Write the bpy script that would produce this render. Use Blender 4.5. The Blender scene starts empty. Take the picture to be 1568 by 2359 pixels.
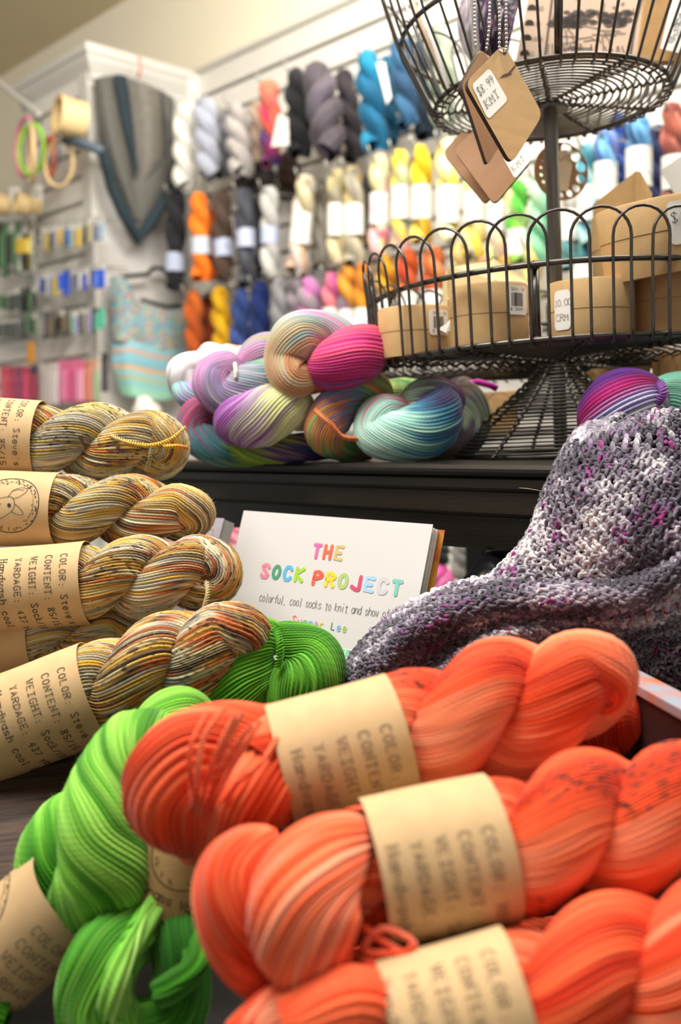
import bpy, math, random
import numpy as np
from mathutils import Vector, Matrix

# ------------------------------------------------------------------ camera, light, exposure
FPX = 2300.0
CAMZ = 1.20
SC = bpy.context.scene
COL = SC.collection
cam_d = bpy.data.cameras.new('camera'); cam = bpy.data.objects.new('camera', cam_d); COL.objects.link(cam)
cam_d.sensor_fit = 'VERTICAL'; cam_d.sensor_height = 36.0; cam_d.lens = 36.0 * FPX / 2359.0
cam_d.clip_start = 0.02
CM = Matrix.Rotation(math.radians(90 - 4.5), 4, 'X') @ Matrix.Rotation(math.radians(-1.2), 4, 'Z')
CM.translation = Vector((0, 0, CAMZ))
cam.matrix_world = CM
cam_d.dof.use_dof = True; cam_d.dof.focus_distance = 0.83; cam_d.dof.aperture_fstop = 4.4
SC.camera = cam
SC.view_settings.view_transform = 'Standard'; SC.view_settings.look = 'None'
SC.view_settings.exposure = 0.10; SC.view_settings.gamma = 1.0
SC.view_settings.use_curve_mapping = False
w = bpy.data.worlds.new('room_light'); SC.world = w; w.use_nodes = True
w.node_tree.nodes['Background'].inputs[0].default_value = (1.0, 0.955, 0.88, 1)
w.node_tree.nodes['Background'].inputs[1].default_value = 0.46

def area(name, loc, rot, sx, sy, power, col=(1, .96, .9)):
    l = bpy.data.lights.new(name, 'AREA'); l.shape = 'RECTANGLE'; l.size = sx; l.size_y = sy
    l.energy = power; l.color = col
    o = bpy.data.objects.new(name, l); o.location = loc; o.rotation_euler = rot; COL.objects.link(o)
    return o
area('overhead_light', (-0.5, 0.55, 2.64), (0, 0, 0), 1.3, 0.7, 56)
area('overhead_light', (0.9, 1.2, 2.64), (0, 0, 0), 1.2, 0.6, 34)
area('overhead_light', (-0.1, 1.5, 2.62), (math.radians(84), 0, math.radians(30)), 1.8, 0.5, 62)  # added fill light, turned at the back wall to brighten its upper part

def R2(px, py, d):
    """point at pixel (px,py) of the 1568x2359 frame, d metres in front of the lens"""
    return CM @ Vector(((px - 784) / FPX * d, -(py - 1179.5) / FPX * d, -d))
CAMPOS = Vector((0, 0, CAMZ))
def on_plane(px, py, p0, n):
    r = R2(px, py, 1.0) - CAMPOS
    t = (Vector(p0) - CAMPOS).dot(n) / r.dot(n)
    return CAMPOS + r * t
CR = CM.to_3x3() @ Vector((1, 0, 0)); CU = CM.to_3x3() @ Vector((0, 1, 0)); CF = CM.to_3x3() @ Vector((0, 0, -1))

# ------------------------------------------------------------------ helpers
def lin(c):
    return c / 12.92 if c <= .04045 else ((c + .055) / 1.055) ** 2.4
def hx(h):
    return tuple(lin(int(h[i:i + 2], 16) / 255) for i in (0, 2, 4))
def hxa(h): return np.array(hx(h))

MATS = {}
def mat(name, color='808080', rough=.6, metal=0., bump=0., bscale=200., var=0., vscale=8., stretch=(1, 1, 1), coat=0., alpha=1., trans=0., spec=.5, emis=0., sheen=0., color2=None):
    if name in MATS: return MATS[name]
    m = bpy.data.materials.new(name); m.use_nodes = True; MATS[name] = m
    nt = m.node_tree; b = nt.nodes['Principled BSDF']
    c = hx(color) if isinstance(color, str) else color
    b.inputs['Base Color'].default_value = (*c, 1); b.inputs['Roughness'].default_value = rough
    b.inputs['Metallic'].default_value = metal; b.inputs['Coat Weight'].default_value = coat
    b.inputs['Alpha'].default_value = alpha; b.inputs['Transmission Weight'].default_value = trans
    b.inputs['Specular IOR Level'].default_value = spec; b.inputs['Sheen Weight'].default_value = sheen
    if emis: b.inputs['Emission Color'].default_value = (*c, 1); b.inputs['Emission Strength'].default_value = emis
    tc = nt.nodes.new('ShaderNodeTexCoord'); mp = nt.nodes.new('ShaderNodeMapping')
    mp.inputs['Scale'].default_value = stretch; nt.links.new(tc.outputs['Object'], mp.inputs['Vector'])
    n2 = nt.nodes.new('ShaderNodeTexNoise'); n2.inputs['Scale'].default_value = vscale; n2.inputs['Detail'].default_value = 6
    nt.links.new(mp.outputs[0], n2.inputs['Vector'])
    rp = nt.nodes.new('ShaderNodeValToRGB'); nt.links.new(n2.outputs[0], rp.inputs[0])
    c2 = hx(color2) if color2 else tuple(x * (1 - var) for x in c)
    rp.color_ramp.elements[0].position = .35; rp.color_ramp.elements[1].position = .65
    rp.color_ramp.elements[0].color = (*c2, 1); rp.color_ramp.elements[1].color = (*c, 1)
    nt.links.new(rp.outputs[0], b.inputs['Base Color'])
    if bump:
        n1 = nt.nodes.new('ShaderNodeTexNoise'); n1.inputs['Scale'].default_value = bscale; n1.inputs['Detail'].default_value = 4
        nt.links.new(mp.outputs[0], n1.inputs['Vector'])
        bp = nt.nodes.new('ShaderNodeBump'); bp.inputs['Strength'].default_value = bump; bp.inputs['Distance'].default_value = .001
        nt.links.new(n1.outputs[0], bp.inputs['Height']); nt.links.new(bp.outputs[0], b.inputs['Normal'])
    return m

def yarn_mat(name, ply_scale=700., ply_amt=.35, fuzz=.25, ply_d=.00018):
    """dyed wool: hue from the dye attribute of the strand, plies twist along the strand, alpha of the attribute = speckle dye"""
    m = bpy.data.materials.new(name); m.use_nodes = True; nt = m.node_tree; N = nt.nodes; L = nt.links
    b = N['Principled BSDF']; b.inputs['Roughness'].default_value = .75; b.inputs['Specular IOR Level'].default_value = .25
    b.inputs['Sheen Weight'].default_value = fuzz; b.inputs['Sheen Roughness'].default_value = .4
    at = N.new('ShaderNodeAttribute'); at.attribute_name = 'Dye'
    uv = N.new('ShaderNodeUVMap'); uv.uv_map = 'UVMap'
    mp = N.new('ShaderNodeMapping'); mp.inputs['Scale'].default_value = (1.3, 230, 1); L.new(uv.outputs[0], mp.inputs[0])
    ns = N.new('ShaderNodeTexNoise'); ns.inputs['Scale'].default_value = 1.; ns.inputs['Detail'].default_value = 2; L.new(mp.outputs[0], ns.inputs['Vector'])
    mr = N.new('ShaderNodeMapRange'); mr.inputs[1].default_value = .56; mr.inputs[2].default_value = .61; L.new(ns.outputs[0], mr.inputs[0])
    mu = N.new('ShaderNodeMath'); mu.operation = 'MULTIPLY'; L.new(mr.outputs[0], mu.inputs[0]); L.new(at.outputs['Alpha'], mu.inputs[1])
    mx = N.new('ShaderNodeMix'); mx.data_type = 'RGBA'; L.new(mu.outputs[0], mx.inputs[0]); L.new(at.outputs['Color'], mx.inputs[6]); mx.inputs[7].default_value = (.035, .018, .014, 1)
    # fine fibre tone
    mp3 = N.new('ShaderNodeMapping'); mp3.inputs['Scale'].default_value = (3., 60, 1); L.new(uv.outputs[0], mp3.inputs[0])
    n3 = N.new('ShaderNodeTexNoise'); n3.inputs['Scale'].default_value = 1.; n3.inputs['Detail'].default_value = 5; L.new(mp3.outputs[0], n3.inputs['Vector'])
    mr3 = N.new('ShaderNodeMapRange'); mr3.inputs[1].default_value = .3; mr3.inputs[2].default_value = .7; mr3.inputs[3].default_value = .8; mr3.inputs[4].default_value = 1.15; L.new(n3.outputs[0], mr3.inputs[0])
    vm = N.new('ShaderNodeVectorMath'); vm.operation = 'SCALE'; L.new(mx.outputs[2], vm.inputs[0]); L.new(mr3.outputs[0], vm.inputs['Scale'])
    L.new(vm.outputs[0], b.inputs['Base Color'])
    # ply twist: diagonal wave in (u, v)
    sp = N.new('ShaderNodeSeparateXYZ'); L.new(uv.outputs[0], sp.inputs[0])
    a = N.new('ShaderNodeMath'); a.operation = 'MULTIPLY'; a.inputs[1].default_value = 6.283; L.new(sp.outputs[0], a.inputs[0])
    c = N.new('ShaderNodeMath'); c.operation = 'MULTIPLY_ADD'; c.inputs[1].default_value = ply_scale * 4; L.new(sp.outputs[1], c.inputs[0]); L.new(a.outputs[0], c.inputs[2])
    s = N.new('ShaderNodeMath'); s.operation = 'SINE'; L.new(c.outputs[0], s.inputs[0])
    bp = N.new('ShaderNodeBump'); bp.inputs['Strength'].default_value = ply_amt; bp.inputs['Distance'].default_value = ply_d
    L.new(s.outputs[0], bp.inputs['Height']); L.new(bp.outputs[0], b.inputs['Normal'])
    return m
YARN = yarn_mat('dyed_wool'); YARN_CHUNKY = yarn_mat('chunky_wool', 330., .8, .25, .0006)

def mesh_data(name, v, f, m, uv=None, dye=None, smooth=True):
    me = bpy.data.meshes.new(name)
    v = np.asarray(v, dtype=np.float32)
    if isinstance(f, np.ndarray):
        k = f.shape[1]
        me.vertices.add(len(v)); me.vertices.foreach_set('co', v.ravel())
        me.loops.add(f.size); me.loops.foreach_set('vertex_index', f.ravel().astype(np.int32))
        me.polygons.add(len(f)); me.polygons.foreach_set('loop_start', np.arange(0, f.size, k, dtype=np.int32))
        me.update(calc_edges=True)
    else:
        me.from_pydata([tuple(x) for x in v], [], f)
    if smooth: me.polygons.foreach_set('use_smooth', np.ones(len(me.polygons), dtype=bool))
    if uv is not None:
        l = me.uv_layers.new(name='UVMap'); li = np.empty(len(me.loops), dtype=np.int32); me.loops.foreach_get('vertex_index', li)
        l.data.foreach_set('uv', np.asarray(uv, dtype=np.float32)[li].ravel())
    if dye is not None:
        a = me.attributes.new('Dye', 'FLOAT_COLOR', 'POINT'); a.data.foreach_set('color', np.asarray(dye, dtype=np.float32).ravel())
    if m: me.materials.append(m)
    me.validate()
    return me
def link(name, me, parent=None, loc=None, rot=None):
    o = bpy.data.objects.new(name, me); COL.objects.link(o)
    if parent is not None:
        o.parent = parent
        o.matrix_parent_inverse = parent.matrix_basis.inverted()
    if loc is not None: o.location = loc
    if rot is not None: o.rotation_euler = rot
    return o
def tag(o, label=None, cat=None, group=None, kind=None):
    if label: o['label'] = label
    if cat: o['category'] = cat
    if group: o['group'] = group
    if kind: o['kind'] = kind
    return o
def thing(name, label, cat, loc=(0, 0, 0), group=None):
    o = bpy.data.objects.new(name, None); o.empty_display_size = .02; COL.objects.link(o); o.location = loc
    return tag(o, label, cat, group)

class MB:
    """collects shapes into one mesh"""
    def __init__(s): s.v = []; s.f = []
    def add(s, v, f):
        n = len(s.v); s.v += [tuple(x) for x in v]; s.f += [tuple(i + n for i in q) for q in f]; return s
    def box(s, c, size, M=None, bev=0.):
        x, y, z = [a / 2 for a in size]; b = min(bev, x * .9, y * .9, z * .9)
        if b <= 0:
            v = [(i * x, j * y, k * z) for i in (-1, 1) for j in (-1, 1) for k in (-1, 1)]
            f = [(0, 1, 3, 2), (4, 6, 7, 5), (0, 4, 5, 1), (2, 3, 7, 6), (0, 2, 6, 4), (1, 5, 7, 3)]
        else:
            v = []; idx = {}
            for i in (-1, 1):
                for j in (-1, 1):
                    for k in (-1, 1):
                        for a in range(3):
                            p = [i * (x - b), j * (y - b), k * (z - b)]; p[a] += (i, j, k)[a] * b
                            idx[(i, j, k, a)] = len(v); v.append(tuple(p))
            f = []
            for a in range(3):
                o1, o2 = [q for q in range(3) if q != a]
                for sgn in (-1, 1):
                    q = []
                    for (u, w_) in ((-1, -1), (1, -1), (1, 1), (-1, 1)):
                        t = [0, 0, 0]; t[a] = sgn; t[o1] = u; t[o2] = w_; q.append(idx[(*t, a)])
                    if (sgn > 0) == (a == 1): q.reverse()
                    f.append(tuple(q))
            for a in range(3):      # edges along axis a
                o1, o2 = [q for q in range(3) if q != a]
                for s1 in (-1, 1):
                    for s2 in (-1, 1):
                        t0 = [0, 0, 0]; t0[o1] = s1; t0[o2] = s2; t1 = list(t0); t0[a] = -1; t1[a] = 1
                        q = [idx[(*t0, o1)], idx[(*t1, o1)], idx[(*t1, o2)], idx[(*t0, o2)]]
                        f.append(tuple(q))
            for i in (-1, 1):
                for j in (-1, 1):
                    for k in (-1, 1): f.append((idx[(i, j, k, 0)], idx[(i, j, k, 1)], idx[(i, j, k, 2)]))
        c = Vector(c)
        v = [(M @ Vector(p) if M else Vector(p)) + c for p in v]
        return s.add(v, f)
    def tube(s, pts, r, sides=8, closed=False, cap=True):
        pts = [Vector(p) for p in pts]; n = len(pts)
        if not hasattr(r, '__len__'): r = [r] * n
        t0 = (pts[1] - pts[0]).normalized(); u = t0.orthogonal().normalized(); rings = []
        for i, p in enumerate(pts):
            a = pts[(i - 1) % n] if (i or closed) else p; b = pts[(i + 1) % n] if (i < n - 1 or closed) else p
            t = (b - a).normalized() if (b - a).length > 1e-9 else t0
            u = (u - t * u.dot(t)).normalized(); w_ = t.cross(u)
            rings.append([p + (u * math.cos(2 * math.pi * k / sides) + w_ * math.sin(2 * math.pi * k / sides)) * r[i] for k in range(sides)])
        v = [q for rg in rings for q in rg]; f = []
        for i in range(n if closed else n - 1):
            i2 = (i + 1) % n
            for k in range(sides):
                k2 = (k + 1) % sides; f.append((i * sides + k, i * sides + k2, i2 * sides + k2, i2 * sides + k))
        if cap and not closed:
            f.append(tuple(reversed(range(sides)))); f.append(tuple(range((n - 1) * sides, n * sides)))
        return s.add(v, f)
    def lathe(s, prof, seg=32, M=None, ang=2 * math.pi):
        full = abs(ang - 2 * math.pi) < 1e-6; ns = seg if full else seg + 1
        v = []; f = []
        for (r, z) in prof:
            for k in range(ns):
                a = ang * k / seg; p = Vector((r * math.cos(a), r * math.sin(a), z)); v.append(M @ p if M else p)
        for i in range(len(prof) - 1):
            for k in range(seg):
                k2 = (k + 1) % ns; f.append((i * ns + k, i * ns + k2, (i + 1) * ns + k2, (i + 1) * ns + k))
        return s.add(v, f)
    def ball(s, c, r, seg=8, rings=6):
        return s.lathe([(r * math.sin(math.pi * i / rings) + 1e-6, -r * math.cos(math.pi * i / rings)) for i in range(rings + 1)], seg, Matrix.Translation(Vector(c)))
    def prism(s, poly, n, th):
        """poly: planar world points; thickness th along -n"""
        poly = [Vector(p) for p in poly]; k = len(poly); b = [p - n * th for p in poly]
        f = [tuple(range(k)), tuple(reversed(range(k, 2 * k)))]
        f += [(i, i + k, (i + 1) % k + k, (i + 1) % k) for i in range(k)]
        return s.add(poly + b, f)
    def build(s, name, m, parent=None, smooth=False, angle=None):
        me = mesh_data(name, s.v, s.f, m, smooth=smooth)
        if angle:
            me.polygons.foreach_set('use_smooth', np.ones(len(me.polygons), dtype=bool)); me.set_sharp_from_angle(angle=angle)
        return link(name, me, parent)

def crom(pts, n, closed=False):
    """Catmull-Rom resample of an (k,d) array to n points"""
    p = np.asarray(pts, dtype=float); k = len(p)
    if closed: ext = np.vstack([p[-1], p, p[0], p[1]]); segs = k
    else: ext = np.vstack([2 * p[0] - p[1], p, 2 * p[-1] - p[-2]]); segs = k - 1
    t = np.linspace(0, segs, n, endpoint=not closed); i = np.minimum(t.astype(int), segs - 1); f = (t - i)[:, None]
    a, b, c, d = ext[i], ext[i + 1], ext[i + 2], ext[i + 3]
    return .5 * (2 * b + (c - a) * f + (2 * a - 5 * b + 4 * c - d) * f ** 2 + (3 * b - a - 3 * c + d) * f ** 3)

def vnoise(rng, na, nb, a, b, per_a=True):
    """2-D value noise on na x nb lattice; a in 0..1 (periodic), b in 0..1"""
    g = rng.random((na, nb + 2))
    x = a * na; y = b * nb
    xi = np.floor(x).astype(int); yi = np.floor(y).astype(int); fx = x - xi; fy = y - yi
    fx = fx * fx * (3 - 2 * fx); fy = fy * fy * (3 - 2 * fy)
    x0 = xi % na; x1 = (xi + 1) % na; y0 = np.clip(yi, 0, nb + 1); y1 = np.clip(yi + 1, 0, nb + 1)
    return (g[x0, y0] * (1 - fx) + g[x1, y0] * fx) * (1 - fy) + (g[x0, y1] * (1 - fx) + g[x1, y1] * fx) * fy

def palette(cols, idx, cyclic=True):
    c = np.array([hx(h) for h in cols]); n = len(c)
    if cyclic: idx = idx % n; i = np.floor(idx).astype(int) % n; j = (i + 1) % n
    else: idx = np.clip(idx, 0, n - 1.001); i = np.floor(idx).astype(int); j = i + 1
    f = (idx - np.floor(idx))[..., None]; f = f * f * (3 - 2 * f)
    return c[i] * (1 - f) + c[j] * f

def bundle(path, radii, N=40, M=160, vps=4, twist=0., seed=0, dye=None, loose=.5, cap0=True, cap1=True, squash=None, fixed_r=False, ridge=1.0, wander=.06):
    """a hank of N yarn strands swept along a path; twist = radians per metre. returns v,f,uv,dye"""
    rng = np.random.default_rng(seed)
    P = crom(path, M * 4); seg = np.linalg.norm(np.diff(P, axis=0), axis=1); S = np.concatenate([[0], np.cumsum(seg)])
    s = np.linspace(0, S[-1], M); P = np.stack([np.interp(s, S, P[:, k]) for k in range(3)], 1)
    rr = crom(np.array([[r] for r in radii]), M * 4)[:, 0]; rr = np.interp(s, S, rr)
    T = np.gradient(P, axis=0); T /= np.linalg.norm(T, axis=1)[:, None]
    U = np.zeros_like(P); u = np.cross(T[0], [0.3, .2, .9]); u /= np.linalg.norm(u)
    for i in range(M):
        u = u - T[i] * u.dot(T[i]); u /= np.linalg.norm(u); U[i] = u
    W = np.cross(T, U)
    K = N * vps; th = np.arange(K) / K
    TH, SS = np.meshgrid(th, s); L = S[-1]
    sn = SS / L
    wob = (vnoise(rng, 7, max(3, int(L / .04)), TH, sn) - .5) * wander * 2 * math.pi
    A = TH * 2 * math.pi + twist * SS + wob
    t = (np.arange(K) % vps) / vps; prof = np.sqrt(np.maximum(0, 1 - (2 * t - 1) ** 2))
    amp = math.pi / N * ridge
    j = np.arange(K) // vps
    jn = (j + .5) / N
    JN, _ = np.meshgrid(jn, s)
    proud = (vnoise(rng, N, max(3, int(L / .025)), JN, sn) - .5) * amp * 2.0 * loose
    low = (vnoise(rng, 5, max(3, int(L / .06)), TH, sn) - .5) * .12
    R = rr[:, None] * (1 + low + proud + (prof[None, :] - .6) * amp * 1.25)
    if squash is not None: sx, sy = squash
    else: sx = sy = 1.
    V = P[:, None, :] + R[..., None] * (np.cos(A)[..., None] * U[:, None, :] * sx + np.sin(A)[..., None] * W[:, None, :] * sy)
    V = V.reshape(-1, 3)
    i0 = np.arange(M - 1)[:, None] * K; k = np.arange(K)[None, :]; k2 = (k + 1) % K
    F = np.stack([i0 + k, i0 + k2, i0 + K + k2, i0 + K + k], -1).reshape(-1, 4)
    uv = np.stack([np.broadcast_to((np.arange(K) / vps)[None, :], (M, K)), SS], -1).reshape(-1, 2)
    C = dye(rng, jn[None, :].repeat(M, 0), SS, L) if dye else np.full((M, K, 4), .5)
    return V, F, uv, C.reshape(-1, 4)

def join(parts):
    vs, fs, us, cs = [], [], [], []; n = 0
    for v, f, u, c in parts:
        vs.append(v); fs.append(f + n); us.append(u); cs.append(c); n += len(v)
    return np.vstack(vs), np.vstack(fs), np.vstack(us), np.vstack(cs)

def dye_fn(cols, rate=8., off=0., streak=.5, sj=10, ss=.03, jit=.25, spk=0., spk_fn=None, bright=.12, cyclic=True, gain=1., jr=0., spk_dark=None):
    """rate: palette steps per metre; streak: amount of blotchy variation; jit: per-strand shift"""
    def fn(rng, J, S, L):
        n = vnoise(rng, sj, max(2, int(L / ss)), J, S / L)
        r = rng.random(64); rj = r[(J * 63).astype(int)]
        idx = off + rate * S + jr * J + (n - .5) * 2 * streak + (rj - .5) * 2 * jit
        c = palette(cols, idx, cyclic) * gain
        br = 1 + (rng.random(97)[(J * 96).astype(int)] - .5) * 2 * bright
        c = np.clip(c * br[..., None], 0, .95)
        n2 = vnoise(rng, 6, max(2, int(L / .05)), J, S / L)
        a = np.clip((n2 - .35) * 3, 0, 1) * spk
        if spk_fn is not None: a = spk_fn(S / L) * spk
        if spk_dark is not None: a = np.clip((spk_dark - c[..., 1]) / spk_dark * 4, 0, 1) * np.clip((n2 - .3) * 4, 0, 1) * spk
        return np.concatenate([c, np.broadcast_to(a, c.shape[:-1])[..., None]], -1)
    return fn

def np3(v): return np.array([v.x, v.y, v.z])
def skein_paths(A, B, D, turns, phase, hand=-1, taper=.0, rp=.29, hp=.21, end='B', sag=None, pinch=None):
    """twisted hank from A (open, tucked under the band) to B (folded end): one path out and back"""
    A = np3(A); B = np3(B); ax = B - A; Lx = np.linalg.norm(ax); ax /= Lx
    toc = np3(CAMPOS) - (A + B) / 2; toc /= np.linalg.norm(toc)
    Fv = toc - ax * toc.dot(ax); Fv /= np.linalg.norm(Fv); Uv = np.cross(Fv, ax)
    if Uv.dot(np3(CU)) < 0 and abs(Uv.dot(np3(CU))) > .15: Uv = -Uv
    if abs(Uv.dot(np3(CU))) <= .15 and Uv.dot(np3(CR)) > 0: Uv = -Uv
    h = D * hp; r = D * rp; n = max(8, int(turns * 12))
    Ls = Lx - r - h * .7
    out, back = [], []; pfs = []
    for i in range(n + 1):
        t = i / n; ph = phase + hand * 2 * math.pi * turns * (1 - t) * -1
        hh = h * (1 - .25 * max(0, (t - .8) / .2))
        pf = 1 - (pinch[2] * math.exp(-((Ls * t - pinch[0]) / pinch[1]) ** 4) if pinch else 0.)
        hh *= pf; pfs.append(pf)
        c = A + ax * Ls * t
        if sag is not None: c = c + sag * 4 * t * (1 - t)
        off = math.cos(ph) * Uv + math.sin(ph) * Fv
        out.append(c + off * hh); back.append(c - off * hh)
    phE = phase; off = math.cos(phE) * Uv + math.sin(phE) * Fv
    e = A + ax * (Ls + h * .75)
    mid = [e + off * h * .55, e + ax * h * .25, e - off * h * .55]
    pth = out + mid + back[::-1]
    rad = [r * pfs[i] * (1 - taper * max(0, (i / n - .5))) for i in range(n + 1)]
    rads = rad + [r * .95] * 3 + rad[::-1]
    return np.array(pth), rads

# ------------------------------------------------------------------ stroke lettering
GLY = {
 'A': "02 28 42;14 34", 'B': "02 08 28;~28 47 46 25;05 25;~25 44 43 22;22 02", 'C': "~47 38 18 06 04 12 32 43", 'D': "02 08 18;~18 37 46 44 33 12;12 02",
 'E': "48 08 02 42;05 35", 'F': "48 08 02;05 35", 'G': "~47 38 18 06 04 12 32 43;43 45 25", 'H': "02 08;42 48;05 45", 'I': "22 28;08 48;02 42", 'J': "~48 44 42 22 03", 'K': "02 08;48 05 42", 'L': "08 02 42",
 'M': "02 08 24 48 42", 'N': "02 08 42 48", 'O': "@2523", 'P': "02 08 28;~28 47 46 25;25 05", 'R': "02 08 28;~28 47 46 25;25 05;25 42", 'S': "~47 38 18 07 16 34 43 32 12 03",
 'T': "08 48;28 22", 'U': "~08 04 12 32 44 48", 'V': "08 22 48", 'W': "08 12 26 32 48", 'Y': "08 25 48;25 22", 'Q': "@2523;24 41", 'X': "08 42;02 48",
 '0': "@2523", '1': "17 28 22;12 32", '2': "~07 28 47 34 02;02 42", '3': "~07 28 47 25 43 22 03", '4': "32 38 04 44", '5': "48 08 05;~05 25 44 43 22 03", '6': "~38 06 04 22 43 25 04", '7': "08 48 12", '8': "~25 07 28 47 25 03 22 43 25", '9': "~46 25 07 28 47 45 22",
 '$': "~47 38 18 07 16 34 43 32 12 03;29 21", 'a': "@2422;46 42", 'b': "08 02;@2422", 'c': "~45 36 16 04 12 32 43", 'd': "@2422;48 42", 'e': "04 44;~44 36 16 04 12 32 43", 'f': "~48 38 26 24 22;06 46", 'g': "@2422;46 41;~41 20 01",
 'h': "08 02;~04 26 45 42", 'i': "26 22;28 28", 'j': "26 21 00", 'k': "08 02;36 04 42", 'l': "28 22;18 28;12 32", 'm': "02 06;~05 16 25 22;~25 36 45 42", 'n': "02 06;~04 26 45 42", 'o': "@2422", 'p': "06 00;@2422", 'q': "46 40;@2422", 'r': "02 06;~04 26 45",
 's': "~45 26 05 24 43 22 03", 't': "~27 24 22 42;06 46", 'u': "~06 03 22 43 46;46 42", 'v': "06 22 46", 'w': "06 12 25 32 46", 'x': "06 42;02 46", 'y': "06 22;46 10", ',': "22 11", ':': "22 22;25 25", '.': "22 22", "'": "28 27", '/': "02 48", '-': "05 45", ' ': ""}
def glyph(ch, serif=False):
    out = []
    for part in GLY.get(ch, "").split(';'):
        if not part: continue
        if part[0] == '@':
            cx, cy, rx, ry = [int(q) for q in part[1:5]]
            out.append([(cx + rx * math.cos(a * math.pi / 8), cy + ry * math.sin(a * math.pi / 8)) for a in range(17)])
            continue
        sm = part[0] == '~'; q = [(int(p[0]), int(p[1])) for p in part.lstrip('~').split()]
        if sm and len(q) > 2: q = [tuple(x) for x in crom(q, len(q) * 4)]
        out.append(q)
        if serif and not sm:
            for (e, o) in ((q[0], q[1 if len(q) > 1 else 0]), (q[-1], q[-2 if len(q) > 1 else 0])):
                if abs(e[0] - o[0]) <= 1.1 and abs(e[1] - o[1]) > 2 and e[1] in (0, 2, 6, 8):
                    out.append([(e[0] - .9, e[1]), (e[0] + .9, e[1])])
    return out
class Ink:
    """flat strokes laid on a surface given by fn(x,y)->Vector"""
    def __init__(s, fn, step=.003):
        s.n = 0; s.fn = lambda x, y: fn(x, y) - CF * ((s.n % 8) * .00003); s.mb = MB(); s.step = step
    def line(s, pts, w_):
        s.n += 1
        P = [Vector((p[0], p[1])) for p in pts]; Q = [P[0]]
        for a, b in zip(P, P[1:]):
            n = max(1, int((b - a).length / s.step))
            for k in range(1, n + 1): Q.append(a.lerp(b, k / n))
        if len(Q) > 1 and (Q[0] - Q[-1]).length < 1e-7 and len(Q) == 2: Q = [Q[0]]
        if len(Q) == 1:
            s.dot(Q[0].x, Q[0].y, w_ * .8); return
        v = []
        for i, q in enumerate(Q):
            a = Q[max(0, i - 1)]; b = Q[min(len(Q) - 1, i + 1)]; t = (b - a)
            t = t.normalized() if t.length > 1e-9 else Vector((1, 0)); nn = Vector((-t.y, t.x)) * w_ / 2
            v.append(s.fn(q.x - nn.x, q.y - nn.y)); v.append(s.fn(q.x + nn.x, q.y + nn.y))
        s.mb.add(v, [(2 * i, 2 * i + 2, 2 * i + 3, 2 * i + 1) for i in range(len(Q) - 1)])
        if w_ > .0014:
            for q in (Q[0], Q[-1]): s.dot(q.x, q.y, w_ / 2)
    def dot(s, x, y, r):
        s.n += 1
        v = [s.fn(x + r * math.cos(a * math.pi / 4), y + r * math.sin(a * math.pi / 4)) for a in range(8)]
        s.mb.add(v, [tuple(range(8))])
    def fill(s, pts): s.mb.add([s.fn(*p) for p in pts], [tuple(range(len(pts)))])
    def text(s, x, y, txt, h, wd, pitch=None, serif=False, aspect=.62):
        """h = cap height; y = baseline"""
        pitch = pitch or h * .95; ux = h * aspect / 4; uy = h / 6
        for i, ch in enumerate(txt):
            for st in glyph(ch, serif): s.line([(x + i * pitch + p[0] * ux, y + (p[1] - 2) * uy) for p in st], wd)
    def build(s, name, m, parent): return s.mb.build(name, m, parent)

INK = mat('black_print', '2a2622', .8)
INK_SOFT = mat('brown_print', '6a5844', .8)
KRAFT = mat('kraft_paper', 'c2a276', .8, bump=.15, bscale=900, var=.10, vscale=60)
KRAFT_D = mat('kraft_board', 'b58f5c', .8, bump=.2, bscale=700, var=.12, vscale=90)
STICKER = mat('white_sticker', 'f1efe9', .45)
WIRE = mat('dark_steel_wire', '5e5a56', .32, metal=.8, var=.3, vscale=60)
STEEL = mat('brushed_steel', '7a7772', .35, metal=.9, var=.25, vscale=30, stretch=(8, 8, .6))
# ------------------------------------------------------------------ setting: ceiling, walls, floor
def tag_s(o): o['kind'] = 'structure'; return o
WD = Vector((-.69, .725, 0)).normalized()          # along the walls, leftwards and away
WN = Vector((-.725, -.69, 0)).normalized()         # wall normal, into the room
WALLP = Vector((-.323, 3.17, 0))
CREAM = mat('cream_wall_paint', 'efe6d0', .8, var=.03, vscale=2, bump=.1, bscale=300)
CEILM = mat('ceiling_paint', 'd8caa8', .9, var=.05, vscale=3, bump=.2, bscale=200)
WHITE = mat('white_melamine', 'dcd9d2', .45, var=.03, vscale=6)
TRIM = mat('grey_white_trim_paint', 'c6c3bc', .5, var=.04, vscale=8)
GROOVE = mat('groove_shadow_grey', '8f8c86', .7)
GREYP = mat('grey_column_paint', 'bdbab6', .6, var=.04, vscale=5)
FLOORM = mat('grey_floor', '7d7a76', .6, var=.15, vscale=6)
def W(t, z, off=0.): return WALLP + WD * t + WN * off + Vector((0, 0, z))     # wall coordinates: t leftwards
ZT = 2.34
me = MB(); me.prism([W(3.2, 0, -.02), W(3.2, 2.76, -.02), W(-3.2, 2.76, -.02), W(-3.2, 0, -.02)], WN, .06)
wall_b = tag_s(me.build('wall_back', CREAM))
mb = MB(); mb.box((0, 1.6, 2.75), (8, 9, .06)); ceil = tag_s(mb.build('ceiling', CEILM))
mb = MB(); mb.box((0, 1.6, -.03), (8, 9, .06)); flo = tag_s(mb.build('floor', FLOORM))
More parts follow.
